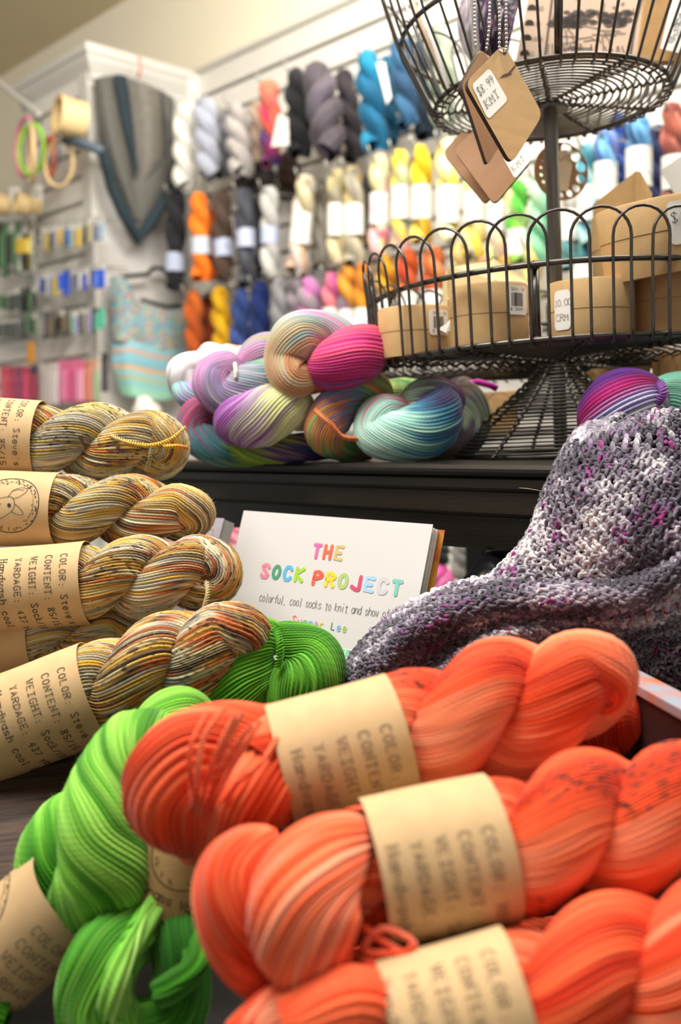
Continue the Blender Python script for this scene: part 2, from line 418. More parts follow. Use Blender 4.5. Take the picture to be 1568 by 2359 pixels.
# slat boards of the back wall: each slat a piece of its own
TB = .166
slat_me = None
def slats(parent, t0, t1, z0, z1, p0, nrm, m):
    ln = abs(t1 - t0); h = .0762; n = int((z1 - z0) / h); mid = p0 + WD * ((t0 + t1) / 2)
    b = MB(); b.box((0, 0, 0), (ln, .016, h - .011), bev=.003); base = None
    for i in range(n):
        o = None
        if base is None: base = b.build('slat', m, None); o = base
        else: o = base.copy(); COL.objects.link(o)
        o.parent = parent; ang = math.atan2(WD.y, WD.x)
        o.matrix_world = Matrix.Translation(mid + Vector((0, 0, z1 - h * (i + .5)))+ nrm * .008) @ Matrix.Rotation(ang, 4, 'Z')
slats(wall_b, TB, -2.2, .55, ZT, Vector(WALLP), WN, WHITE)
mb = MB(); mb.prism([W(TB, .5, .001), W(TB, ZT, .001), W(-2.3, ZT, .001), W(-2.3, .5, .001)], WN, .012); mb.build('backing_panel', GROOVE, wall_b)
mb = MB(); mb.tube([W(TB, ZT + .008, .014), W(-2.4, ZT + .008, .014)], .011, 6); tag_s(mb.build('trim_1', TRIM))
# column / gondola that stands out from the wall
A0 = W(TB, 0) + WN * .367                             # near right corner of the unit
UW = (on_plane(62, 240, A0, WN) - A0).dot(WD)
col_mb = MB(); q = [A0, A0 + WD * UW, A0 + WD * UW - WN * .36, A0 - WN * .36]
v = [p + Vector((0, 0, z)) for z in (0, ZT - .05) for p in q]
col_mb.add(v, [(0, 1, 5, 4), (1, 2, 6, 5), (2, 3, 7, 6), (3, 0, 4, 7), (4, 5, 6, 7), (0, 3, 2, 1)])
unit = tag_s(col_mb.build('wall_left', GREYP))
ZL = on_plane(0, 486, A0, WN).z
slats(unit, .05, UW - .02, .55, ZT - .05, A0, WN, WHITE); slats(unit, UW - .02, UW + .5, .55, .55 + .0762 * int((ZL - .55) / .0762), A0, WN, WHITE)
lb_ = MB(); lb_.prism([A0 + WD * UW + Vector((0, 0, .5)), A0 + WD * (UW + .5) + Vector((0, 0, .5)), A0 + WD * (UW + .5) + Vector((0, 0, ZL)), A0 + WD * UW + Vector((0, 0, ZL))], WN, .02); lb_.build('low_panel', GREYP, unit)
mb = MB()
for tt in (.025, UW - .02): mb.add([p + Vector((0, 0, z)) for z in (0, ZT - .05) for p in (A0 + WD * (tt - .025) + WN * .02, A0 + WD * (tt + .025) + WN * .02, A0 + WD * (tt + .025) + WN * .001, A0 + WD * (tt - .025) + WN * .001)],
        [(0, 1, 5, 4), (1, 2, 6, 5), (2, 3, 7, 6), (3, 0, 4, 7), (4, 5, 6, 7)])
mb.build('edge_strip', TRIM, unit)
# crown moulding wraps the head of the unit
prof = [(.0, -.10), (.012, -.10), (.012, -.082), (.022, -.074), (.022, -.062), (.05, -.03), (.058, -.012), (.066, -.012), (.066, .012), (.0, .012)]
mb = MB(); seg = []
def crown_ring(p, dirv): return [p + dirv * a * .68 + Vector((0, 0, ZT - .01 + b)) for a, b in prof]
r0 = crown_ring(A0 + WD * UW, WN); r1 = crown_ring(A0, WN - WD); r2 = crown_ring(A0 - WN * .34, -WD)
v = r0 + r1 + r2; k = len(prof)
mb.add(v, [(i + a * k, i + 1 + a * k, i + 1 + (a + 1) * k, i + (a + 1) * k) for a in (0, 1) for i in range(k - 1)] + [tuple(range(k)), tuple(range(2 * k, 3 * k))])
mb.add([A0 + WD * UW + Vector((0, 0, ZT)), A0 + Vector((0, 0, ZT)), A0 - WN * .34 + Vector((0, 0, ZT)), A0 + WD * UW - WN * .34 + Vector((0, 0, ZT))], [(0, 1, 2, 3)])
tag_s(mb.build('trim_2', TRIM))
# corner post between unit and slat wall
mb = MB(); c = W(TB - .02, 0, .03); mb.box(c + Vector((0, 0, ZT / 2)), (.045, .045, ZT), Matrix.Rotation(math.atan2(WD.y, WD.x), 3, 'Z'), .004); tag_s(mb.build('trim_3', WHITE))
mb = MB(); mb.tube([on_plane(-60, 145, A0 + WN * .05, WN), on_plane(90, 262, A0 + WN * .05, WN)], .01, 6); tag_s(mb.build('trim_4', TRIM))

# ------------------------------------------------------------------ hanging skeins on the back wall
def strip_label(a, r, h, m, parent, name='label_band'):
    mb = MB(); ax = a[1] - a[0]
    return None
def band(parent, c, ax, r, ln, m, seg=40, squash=1.0, name='paper_band', flare=.0, seed=0, gap=False):
    """paper band round a hank: centre c, axis ax. returns mapping fn(x along axis, y round) -> point on its face"""
    rng = random.Random(seed); ax = ax.normalized(); toc = (CAMPOS - c); F = (toc - ax * toc.dot(ax)).normalized(); U = F.cross(ax)
    if U.dot(CU) < 0: U = -U
    def P(x, ang, dr=0.):
        rr = r * (1 + .012 * math.sin(3 * ang + seed) + .01 * math.sin(2 * ang + x * 60 + seed)) + dr + flare * abs(x / ln)
        return c + ax * x + U * (math.cos(ang) * rr) + F * (math.sin(ang) * rr * squash)
    v = []; nx = 7
    for i in range(nx):
        for k in range(seg): v.append(P(ln * (i / (nx - 1) - .5), 2 * math.pi * k / seg))
    f = [(i * seg + k, i * seg + (k + 1) % seg, (i + 1) * seg + (k + 1) % seg, (i + 1) * seg + k) for i in range(nx - 1) for k in range(seg)]
    n0 = len(v)
    for i in (0, nx - 1):
        for k in range(seg): v.append(P(ln * (i / (nx - 1) - .5), 2 * math.pi * k / seg, -.0006))
    f += [(k, (k + 1) % seg, n0 + (k + 1) % seg, n0 + k) for k in range(seg)]
    b0 = (nx - 1) * seg
    f += [(b0 + k, b0 + (k + 1) % seg, n0 + seg + (k + 1) % seg, n0 + seg + k) for k in range(seg)]
    mb = MB(); mb.add(v, f); o = mb.build(name, m, parent, smooth=True, angle=.8)
    fn = lambda x, y: P(x, -y / r, .00035)
    return o, fn

HOOK = mat('grey_hook_metal', '9a9890', .4, metal=.5)
def hook(p_top, name_lbl, grp='display hooks on the back wall', n=WN, plane=None):
    pl = (WALLP + WN * .016) if plane is None else plane
    dist = (p_top - pl).dot(n); b = p_top - n * dist
    mb = MB(); mb.tube([b + Vector((0, 0, .012)), b + n * (dist * .6) + Vector((0, 0, .004)), p_top + n * .02, p_top + n * .035 + Vector((0, 0, .014)), p_top + n * .04 + Vector((0, 0, .03))], .0028, 6)
    o = mb.build('display_hook', HOOK, None, True); return tag(o, name_lbl, 'hook', grp)

HS = []
def hang(x0, y0, x1, y1, wpx, cols, desc, lab=None, off=.16, seed=0, turns=1.45, rate=9., streak=.9, base=None, fold=True, nrm=WN):
    base = WALLP if base is None else base
    top = on_plane(x0, y0, base + nrm * off, nrm); bot = on_plane(x1, y1, base + nrm * off, nrm)
    d = (top - CAMPOS).dot(CF); D = wpx * d / FPX
    LL = (top - bot).length; pth, rad = skein_paths(bot, top, D, turns, .6 + seed, hand=-1, pinch=((LL * (y1 - lab[0]) / (y1 - y0), lab[1] * d / FPX * .6, .13) if lab else None))
    pth2, rad2 = pth, rad
    dye = dye_fn(cols, rate, seed * .7, streak, 5, .04, .2, 0, bright=.1)
    v, f, uv, cc = bundle(pth, rad, N=12, M=64, vps=3, seed=seed, dye=dye, twist=12)
    o = link('yarn_skein', mesh_data('yarn_skein', v, f, YARN, uv, cc)); tag(o, desc, 'yarn', None)
    if lab:
        yl, hl, lc = lab; t = (yl - y0) / (y1 - y0); c = top.lerp(bot, t); m = mat('paper_band_' + lc, lc, .6)
        b, fn = band(o, c, bot - top, D * .485, hl * d / FPX, m, 20, seed=seed)
        ink = Ink(fn, .01)
        if hl > 40:
            for q in range(5): ink.line([(-hl * d / FPX * (.25 - q * .1), -D * .25), (-hl * d / FPX * (.25 - q * .1), D * .2)], .0012)
            ink.build('print', mat('pale_grey_print', 'a9a6a0', .8), b)
    HS.append(o)
    return o, top, D
GREYB = 'b9c2dc'; WL = 'efede6'
HL = [
 # x0,y0,x1,y1,w,colours,label,band,offset
 (424, 238, 424, 428, 50, ['efeee6', 'e4e2d8'], 'cream white skein hanging beside the grey shawl, top row', None, .17),
 (470, 226, 482, 402, 58, ['a3a7b6', 'b4b7c4'], 'pale blue grey skein in the top row beside the cream one', None, .17),
 (512, 262, 512, 402, 48, ['5c5c62', '6b6b70'], 'dark grey skein hung behind the pale blue grey one', None, .10),
 (542, 236, 556, 398, 54, ['b5aeab', 'a8a19f'], 'light taupe grey skein in the top row', None, .17),
 (592, 232, 588, 372, 36, ['9a8474', 'a89282'], 'tan skein hung behind the multicoloured top row skein', None, .11),
 (618, 186, 626, 378, 50, ['a11d4e', 'e2674a', '5d2a6e', 'd8a04a', '8a1a4a', '3e2c5e', 'e07a5a'], 'red purple and orange multicoloured skein with a white swing tag', None, .18),
 (682, 158, 690, 356, 58, ['19191b', '222225'], 'black skein in the top row', None, .17),
 (728, 148, 762, 346, 80, ['4a4247', '57505a'], 'thick charcoal plum skein in the top row beside the black one', None, .18),
 (790, 162, 818, 365, 50, ['352f35', '2d282c'], 'dark charcoal skein tucked behind the thick charcoal plum one', None, .09),
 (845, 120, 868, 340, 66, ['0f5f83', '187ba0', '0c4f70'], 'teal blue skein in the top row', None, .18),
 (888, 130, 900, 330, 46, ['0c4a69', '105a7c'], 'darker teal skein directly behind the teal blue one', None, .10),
 (922, 90, 940, 288, 54, ['2b5578', '35668a', '223f5c'], 'denim blue skein in the top row near the wire stand', None, .17),
 (968, 92, 985, 315, 56, ['1c2a3a', '22303c'], 'near black navy skein seen through the top basket wires', None, .12),
 (1012, 60, 1020, 290, 60, ['8f9a82', '6f7d68', 'a9b09a'], 'soft sage green skein behind the top basket wires', None, .17),
 (556, 372, 572, 470, 46, ['39322f', '463d3a'], 'dark brown skein end below the light taupe skein', None, .08),
 (606, 366, 612, 468, 52, ['2e2a2c', '3b3638'], 'dark skein end below the multicoloured one', None, .06),
 (660, 352, 668, 452, 52, ['3b2d26', '4a382e'], 'dark cocoa brown skein end below the black skein', None, .06),
 # second row
 (404, 436, 404, 664, 48, ['1d1e21', '25262a'], 'black skein with a pale band right of the shawl, second row', (604, 42, GREYB), .17),
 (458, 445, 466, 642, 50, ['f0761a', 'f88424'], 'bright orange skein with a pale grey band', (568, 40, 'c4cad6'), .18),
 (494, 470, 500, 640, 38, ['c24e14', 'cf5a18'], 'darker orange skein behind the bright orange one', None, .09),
 (508, 442, 518, 642, 46, ['4a382e', '57443a'], 'brown skein with a tilted pale blue band', (572, 40, GREYB), .16),
 (562, 434, 571, 654, 48, ['43454f', '51535e', '3a3b44'], 'slate grey skein with a pale blue band, second row', (550, 42, GREYB), .17),
 (598, 440, 606, 640, 30, ['1f1e20', '2a292c'], 'black skein hidden behind the light grey banded skein', None, .08),
 (621, 430, 622, 636, 46, ['b5b4b0', 'c3c2be'], 'light grey skein with a pale blue band', (543, 38, GREYB), .17),
 (706, 403, 684, 622, 52, ['cfc6bc', 'e2dbd2', 'c9a594', 'b9a96a'], 'cream grey skein with a white band left of the beige pair', (524, 70, WL), .18),
 (738, 412, 734, 610, 40, ['8f8a80', 'a8a296', '7b7468'], 'dull grey skein partly behind the cream grey banded one', None, .10),
 (776, 388, 776, 606, 48, ['c9b98a', 'b6a878', '8f8a7a', 'd8c9a0'], 'left of the two beige and gold skeins with white bands', (508, 72, WL), .18),
 (812, 384, 818, 606, 50, ['a29a80', 'c9a648', '8e8878', 'b8b09a'], 'right of the two beige and gold skeins with white bands', (508, 70, WL), .18),
 (846, 400, 846, 570, 34, ['3c3a38', '4a4745'], 'dark grey skein between the beige and pink banded skeins', None, .08),
 (874, 356, 872, 590, 48, ['e8609a', 'd8e07a', 'f5a0b8', 'c9c08a', 'efe0c0'], 'pink and lime skein with a white band', (482, 70, WL), .18),
 (922, 345, 922, 570, 46, ['8fc0ac', 'e3b0c0', 'd9bf3a', 'b9d0b0', 'e8c83a'], 'mint and pink skein with a white band', (468, 74, WL), .18),
 (970, 334, 970, 556, 50, ['e0b400', 'ecc92a', 'f2dc62', 'd29a10'], 'golden yellow skein with a white band', (468, 76, WL), .18),
 (1028, 322, 1032, 552, 56, ['f1e06a', 'fbf2b8', 'e6c93a', 'f6efcf'], 'pale yellow skein with a white band', (474, 84, WL), .18),
 (1092, 400, 1092, 590, 52, ['e8d24a', 'f3e9a8', 'd8ea9a'], 'lemon skein seen below the hanging wooden tags', (480, 70, WL), .18),
 (1142, 380, 1142, 600, 48, ['d7e28c', 'efc1b4', 'cfe0a0'], 'pale lime and peach skein behind the lower wooden tags', (500, 70, WL), .18),
 (1190, 415, 1192, 600, 50, ['78c83a', 'a5dc5c', 'd9f0a0', '4fae3c'], 'bright green skein left of the stand pole', (560, 60, WL), .18),
 (1240, 400, 1240, 600, 48, ['8fd0a6', 'c9e8c0', '5fb48c'], 'mint green skein just left of the pole', None, .16),
 (1312, 430, 1312, 620, 46, ['5f9a9c', 'd8d2c8', '3a6f78'], 'grey teal skein right of the pole', (520, 70, WL), .18),
 (1352, 330, 1352, 560, 50, ['8fc9c8', '3b8fa6', 'b8dcd6', '2f7a94'], 'aqua skein with a white band right of the round gauge', (470, 80, WL), .18),
 (1396, 300, 1392, 520, 56, ['7aa0d8', 'b9b0e2', '4a78c0', '8fd0dc'], 'periwinkle and aqua skein with a white band', (418, 84, WL), .18),
 (1470, 268, 1472, 500, 62, ['2a5fb8', '4f86d6', '26407f', '6fb0e0'], 'royal blue skein with a white band', (388, 90, WL), .18),
 (1420, 262, 1424, 420, 50, ['3a5fb0', '2c3f7a'], 'deep blue skein high behind the aqua and periwinkle ones', None, .09),
 (1512, 290, 1512, 480, 44, ['23284a', '313b66'], 'navy skein between the royal blue and salmon ones', None, .09),
 (1548, 238, 1552, 460, 56, ['d67a62', '8a4a42', 'e2a08a', '5c4a4c'], 'salmon and brown speckled skein at the right edge', (400, 76, WL), .18),
 # third row
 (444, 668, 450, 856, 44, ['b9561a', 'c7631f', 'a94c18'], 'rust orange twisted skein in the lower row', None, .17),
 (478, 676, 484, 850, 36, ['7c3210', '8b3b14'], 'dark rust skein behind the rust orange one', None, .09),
 (505, 662, 518, 850, 46, ['c8980c', 'd6a514', 'b98a08'], 'mustard yellow twisted skein in the lower row', None, .17),
 (556, 664, 552, 850, 46, ['2e437e', '3a5090', '263968'], 'denim blue twisted skein in the lower row', None, .17),
 (598, 648, 600, 850, 48, ['182b66', '203678', '142454'], 'navy blue skein right of the denim blue one', None, .15),
 (644, 640, 646, 850, 44, ['6f6f72', '828286', '98979a'], 'mid grey twisted skein in the lower row', None, .17),
 (690, 600, 688, 740, 54, ['9a8f98', '84657c', 'b0a8a2', '6b6070'], 'grey skein with purple flecks below the cream grey one', None, .15),
 (712, 640, 716, 790, 60, ['b04a9c', '6f6468', 'c878b4', '8f8a8c'], 'purple and grey skein just behind the stacked skeins', None, .18),
 (734, 612, 738, 760, 40, ['6d6a6c', '7f7a7c'], 'plain grey skein between two purple flecked ones', None, .09),
 (764, 628, 764, 790, 46, ['c8559a', 'a83a78', 'd99a4a', 'e07a8a'], 'magenta pink skein in the lower row', (740, 60, WL), .18),
 (800, 612, 800, 780, 48, ['d98a2a', '6a6f80', '8a2a6a', 'e0a040'], 'orange and slate skein with a white band in the lower row', (745, 62, WL), .18),
 (838, 606, 838, 780, 48, ['d98a1c', 'e8a83a', 'c9701a'], 'amber skein with a white band left of the basket', (742, 62, WL), .18),
 (890, 590, 890, 760, 50, ['c9940e', 'd9a41c', 'b8741a'], 'ochre skein seen through the left of the basket', (720, 62, WL), .18),
 (940, 575, 940, 750, 52, ['c4541c', 'b0381e', 'd97a3a'], 'burnt orange skein seen through the basket', (705, 62, WL), .18),
 (1000, 570, 1000, 740, 56, ['a84a26', 'c4602a', 'd98a5a'], 'russet skein behind the basket arches', (700, 60, WL), .18),
 (1060, 560, 1060, 720, 50, ['c4a85a', 'b0a08a', 'e0c06a'], 'sand coloured skein behind the cream box', None, .17),
 (1110, 590, 1110, 740, 50, ['dc9a86', 'e8b8a0', 'c97a62'], 'peach skein behind the cream box', None, .17),
 (1160, 590, 1160, 740, 50, ['dca840', 'e9c86a'], 'honey skein left of the pole in the lower row', None, .17),
 (1222, 560, 1222, 740, 48, ['e0b86a', 'c8d08a', 'b09868'], 'gold and green skein beside the pole in the lower row', None, .17),
 (1340, 560, 1340, 740, 50, ['2f8a98', '1f6a80', '7cc0b8'], 'dark aqua skein right of the pole in the lower row', (640, 60, WL), .17),
]
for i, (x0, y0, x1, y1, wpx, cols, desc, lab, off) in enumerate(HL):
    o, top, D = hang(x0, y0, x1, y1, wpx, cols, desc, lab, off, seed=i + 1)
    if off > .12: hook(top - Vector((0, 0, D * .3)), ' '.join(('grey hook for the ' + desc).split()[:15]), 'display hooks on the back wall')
# swing tag on the multicoloured skein
pp = [on_plane(*q, WALLP + WN * .23, WN) for q in ((640, 262), (662, 272), (664, 335), (624, 338))]
mb = MB(); mb.prism(pp, WN, .002); tag(mb.build('swing_tag', STICKER), 'white swing tag hanging from the multicoloured top row skein', 'tag')
pp = [on_plane(*q, WALLP + WN * .24, WN) for q in ((866, 145), (884, 142), (900, 225), (890, 240))]
mb = MB(); mb.prism(pp, WN, .002); tag(mb.build('swing_tag', STICKER), 'narrow white swing tag beside the teal blue skein', 'tag')

# skeins on low shelves, seen under the table top
LS = mat('white_shelf_board', 'd8d5d0', .5)
mb = MB(); mb.box(W(-.6, .85, .22), (2.6, .36, .025), Matrix.Rotation(math.atan2(WD.y, WD.x), 3, 'Z'), .003); tag(mb.build('shelf_board', LS), 'white shelf board low on the back wall behind the dark table', 'shelf')
low = [(1010, 1300, 1045, 1420, 48, ['e25aa8', 'f4c0dc', 'f6e8ee'], 'pink and white skein seen under the table edge beside the book'),
       (1075, 1210, 1070, 1330, 60, ['b8b4ae', 'd2cfca', '9a9894'], 'grey banded skein seen under the table beside the scarf'),
       (1130, 1230, 1125, 1340, 60, ['9fd8d2', 'd8d0e2', 'f0e8ec'], 'aqua and lilac skein seen under the table beside the scarf'),
       (545, 1200, 545, 1290, 44, ['e8849c', 'f0d8cc', 'd05a80'], 'rosy pink skein in the gap left of the white book'),
       (538, 1270, 540, 1380, 50, ['a0208a', '7a1a6c', 'b83aa0'], 'magenta skein in the gap left of the white book'),
       (1010, 1210, 1010, 1290, 44, ['3a4a40', '24302c'], 'dark green skein in the gap right of the white book'),
       (330, 915, 352, 1010, 60, ['d9d4cc', 'cfc9c0'], 'pale cream skein low behind the yellow skeins')]
for i, (x0, y0, x1, y1, wpx, cols, desc) in enumerate(low):
    hang(x0, y0, x1, y1, wpx * 1.1, cols, desc, None, .5, seed=80 + i)

# ------------------------------------------------------------------ left unit: hooks, hoops, wooden bowls, packets
LP = A0 + WN * .016
def lp(px, py, off=.03): return on_plane(px, py, A0 + WN * off, WN)
def LF(p): return (p - CAMPOS).dot(CF)
WOODC = mat('pale_beech_wood', 'dfc48e', .55, var=.12, vscale=12, stretch=(1, 1, 8))
def ring_thing(cx, cy, rx, ry, wd, m, desc, name='embroidery_hoop', off=.1, tw=0., grp=None):
    c = lp(cx, cy, off); d = LF(c); a = rx * d / FPX; b = ry * d / FPX
    hz = (WD * math.cos(tw) - WN * math.sin(tw))
    k = abs(hz.dot(CR)); a2 = a / max(.35, k); mb = MB(); wr = wd * d / FPX / 2
    mb.tube([c + hz * (a2 * math.cos(q * math.pi / 18)) + Vector((0, 0, 1)) * (b * math.sin(q * math.pi / 18)) for q in range(36)], wr, 8, closed=True)
    o = mb.build(name, m, None, True); tag(o, desc, 'hoop', grp)
    mb = MB(); mb.box(c + Vector((0, 0, b + wr)), (.012, .008, .014), bev=.001); mb.build('clamp_screw', HOOK, o); return o
PINKH = mat('pink_plastic', 'e884a0', .35); GRH = mat('lime_plastic', '8fd032', .35); ORH = mat('orange_plastic', 'e8663a', .35); BLH = mat('teal_plastic', '2a6c86', .35); LTG = mat('light_blue_plastic', '9fc4c4', .4)
ring_thing(58, 340, 40, 64, 11, PINKH, 'pink embroidery hoop hanging leftmost of the cluster', off=.10, tw=.2)
ring_thing(72, 345, 38, 56, 11, GRH, 'lime green embroidery hoop in the middle of the cluster', off=.13, tw=-.1)
ring_thing(72, 358, 28, 62, 11, WOODC, 'wooden embroidery hoop in front of the pink and green ones', off=.16, tw=.4)
ring_thing(116, 360, 20, 44, 8, ORH, 'orange embroidery hoop behind the tilted wooden hoop', off=.08, tw=.3)
ring_thing(124, 350, 18, 38, 6, BLH, 'small teal embroidery hoop under the large wooden bobbin', off=.06, tw=.1)
ring_thing(136, 378, 38, 50, 9, WOODC, 'large wooden embroidery hoop right of the cluster', off=.12, tw=-.3)
for (x, y, w_, h_, lb) in ((22, 430, 22, 36, 'white price card hanging under the pink hoop'), (76, 425, 20, 34, 'white price card hanging under the wooden hoops')):
    mb = MB(); mb.prism([lp(x + a * w_, y + b * h_, .12) for a, b in ((0, 0), (1, 0), (1, 1), (0, 1))], WN, .002); tag(mb.build('price_card', STICKER), lb, 'card')
def wood_cyl(cx, cy, rpx, lnpx, desc, off=.12, n=None):
    """a turned wooden drum whose open mouth looks left"""
    c = lp(cx, cy, off); d = LF(c); r = rpx * d / FPX; ln = lnpx * d / FPX
    ax = (-CR * .82 + -CF * .55 + CU * .05).normalized() if n is None else n
    z = ax; x = z.orthogonal().normalized(); y = z.cross(x); M = Matrix((x, y, z)).transposed().to_4x4(); M.translation = c
    mb = MB(); mb.lathe([(.0001, 0), (r * .92, 0), (r * .96, .003), (r * .96, ln * .93), (r, ln * .94), (r, ln), (r * .82, ln), (r * .8, ln * .1), (.0001, ln * .1)], 40, M)
    o = mb.build('wooden_drum', WOODC, None, angle=.6); tag(o, desc, 'wooden drum', None)
    mb = MB(); mb.lathe([(r * 1.0, ln * .90), (r * 1.045, ln * .91), (r * 1.045, ln * 1.01), (r * .99, ln * 1.01)], 40, M); mb.build('rim', WOODC, o, angle=.6)
    return o
wood_cyl(192, 280, 44, 62, 'large turned wooden drum with open end above the shawl corner', .10)
wood_cyl(20, 475, 24, 30, 'small wooden drum at the left edge of the picture', .10)
wood_cyl(66, 474, 24, 30, 'small wooden drum second from the left edge', .10)
wood_cyl(92, 474, 22, 26, 'small wooden drum nearest the slat panel', .07)
# bead strand under the large drum
mb = MB(); STR = mat('blue_white_trim_cord', '5b6a78', .7, var=.6, vscale=300)
mb.tube([lp(150, 322, .12), lp(190, 330, .12), lp(235, 348, .10)], .014, 8); tag(mb.build('trim_ribbon', STR, None, True), 'blue patterned ribbon trim below the large wooden drum', 'ribbon')
# packets on hooks
PK = {}
def packet(px, py, w_, h_, cols, desc, grp, cat='packet', off=.07, head='e9e7e2'):
    q = [lp(px + a * w_, py + b * h_, off) for a, b in ((-.5, 0), (.5, 0), (.5, 1), (-.5, 1))]
    mb = MB(); mb.prism(q, WN, .003); o = mb.build('hanging_packet', mat('card_' + cols[0], cols[0], .5), None); tag(o, desc, cat, grp)
    mb = MB(); k = max(1, len(cols) - 1)
    for i, c in enumerate(cols[1:]):
        f0 = (i + .15) / k - .5; f1 = (i + .85) / k - .5
        mb = MB(); qq = [lp(px + a * w_, py + b * h_, off + .006) for a, b in ((f0, .24), (f1, .24), (f1, .94), (f0, .94))]
        mb.prism(qq, WN, .005); mb.build('contents', mat('plastic_' + c, c, .25), o)
    mb = MB(); t = lp(px, py + 3, off); mb.tube([t - WN * (off - .01) + Vector((0, 0, .003)), t + WN * .03], .002, 6); mb.build('peg', HOOK, o)
    return o
rr = random.Random(4)
rowsL = [('needle packets in the upper right row of the slat panel', 92, 238, 522, 500, 11, 56, ['e8c83a', '3a7ab8', '22222a', 'c9c4ba', 'b8a880', '6a78b0', '303844', '88b0c8']),
         ('needle packets in the middle right row of the slat panel', 90, 240, 628, 608, 11, 54, ['c9b02a', 'e9e4da', '7a80c0', '5a4058', '1e1e22', '3a64d8', '2c50c8']),
         ('needle packets in the lower right row of the slat panel', 100, 240, 722, 704, 9, 56, ['6a5a4a', '7a6a52', '5ac0a0', '1c1c20', 'b0a0d0', '4a4a58', '88887a']),
         ('long packets in the upper left rows by the picture edge', -10, 76, 512, 505, 6, 120, ['5a8a58', '1e2620', 'c9c8b8', 'd8d7c8', 'e0c030']),
         ('dark packets in the left rows by the picture edge', -10, 84, 672, 660, 7, 50, ['4a5a4c', '3b3f3c', '5f8a5c', '2c302e', '6a6c68']),
         ('dark packets in the lowest left row by the picture edge', -10, 84, 735, 722, 7, 50, ['3b3f3c', '4b4e4a', '5f8a5c', '333533', '6a6c68'])]
for grp, xa, xb, ya, yb, n, h_, cc in rowsL:
    for i in range(n):
        f = (i + .5) / n; c1 = rr.choice(cc); c2 = rr.choice(cc); cd = rr.choice(['dedcd4', 'd4d2cb', 'c9c7c2', c1])
        CN = {'e8c83a': 'yellow', '3a7ab8': 'blue', '22222a': 'black', 'c9c4ba': 'cream', 'b8a880': 'sand', '6a78b0': 'slate blue', '303844': 'dark navy', '88b0c8': 'pale blue', 'c9b02a': 'mustard', 'e9e4da': 'white', '7a80c0': 'lavender', '5a4058': 'plum', '1e1e22': 'black', '3a64d8': 'bright blue', '2c50c8': 'royal blue', '6a5a4a': 'brown', '7a6a52': 'olive brown', '5ac0a0': 'mint', '1c1c20': 'black', 'b0a0d0': 'lilac', '4a4a58': 'slate', '88887a': 'grey', '5a8a58': 'green', '1e2620': 'black', 'c9c8b8': 'pale grey', 'd8d7c8': 'off white', 'e0c030': 'golden', '4a5a4c': 'grey green', '3b3f3c': 'charcoal', '5f8a5c': 'leaf green', '2c302e': 'black', '6a6c68': 'mid grey', '4b4e4a': 'dark grey', '333533': 'charcoal'}
        dsc = CN[c1] + ' and ' + CN[c2] + ' packet, ' + ['leftmost', 'second', 'third', 'fourth', 'fifth', 'sixth', 'seventh', 'eighth', 'ninth', 'tenth', 'eleventh'][i] + ' from left, ' + grp.replace('needle packets in the ', '').replace('long packets in the ', '').replace('dark packets in the ', '').replace(' of the slat panel', ', slat panel').replace(' by the picture edge', ', picture edge')
        packet(xa + (xb - xa) * f, ya + (yb - ya) * f + rr.uniform(-3, 3), (xb - xa) / n * .8, h_ * rr.uniform(.85, 1.15), [cd, c1, c2], dsc, grp, off=rr.uniform(.05, .09))
packet(52, 548, 32, 36, ['e8c83a', 'e0b820', 'f0d860'], 'bright yellow packet hanging among the long left ones', None, off=.11)
packet(226, 620, 26, 44, ['3a64d8', '5a84f0', '2c50c8'], 'shiny blue packet at the right end of the middle row', None, off=.11)
packet(70, 788, 16, 50, ['e0a020', 'd89010'], 'amber yellow packet above the red cords', None, off=.08)
for i in range(5):
    packet(8 + i * 17, 842, 14, 84, [['d83a5c', 'c02a50', '8a2a5a', 'd0305a', '3a3048'][i], ['e0506c', 'c83058', 'a03a68', 'e04a70', 'b02a4c'][i]], ['coral red', 'crimson red', 'dark magenta', 'rose red', 'red and navy'][i] + ' cord packet hanging bottom left, one of five', None, off=.08)
packet(112, 835, 40, 100, ['d8cdca', 'c9bcb8', 'e4dcda'], 'pale grey pink packet between red cords and pink packet', None)
packet(163, 828, 56, 100, ['e8719c', 'ee8ab0', 'd85a8a', 'f0a8c4'], 'large bright pink packet low on the slat panel', None, off=.09)
packet(207, 828, 34, 100, ['e0a890', 'e8b070', 'e89898', '9cc890'], 'peach and green packet low on the slat panel', None)
packet(240, 812, 14, 90, ['3a3a3a', '4a4a46'], 'narrow dark packet at the right edge of the slat panel', None)

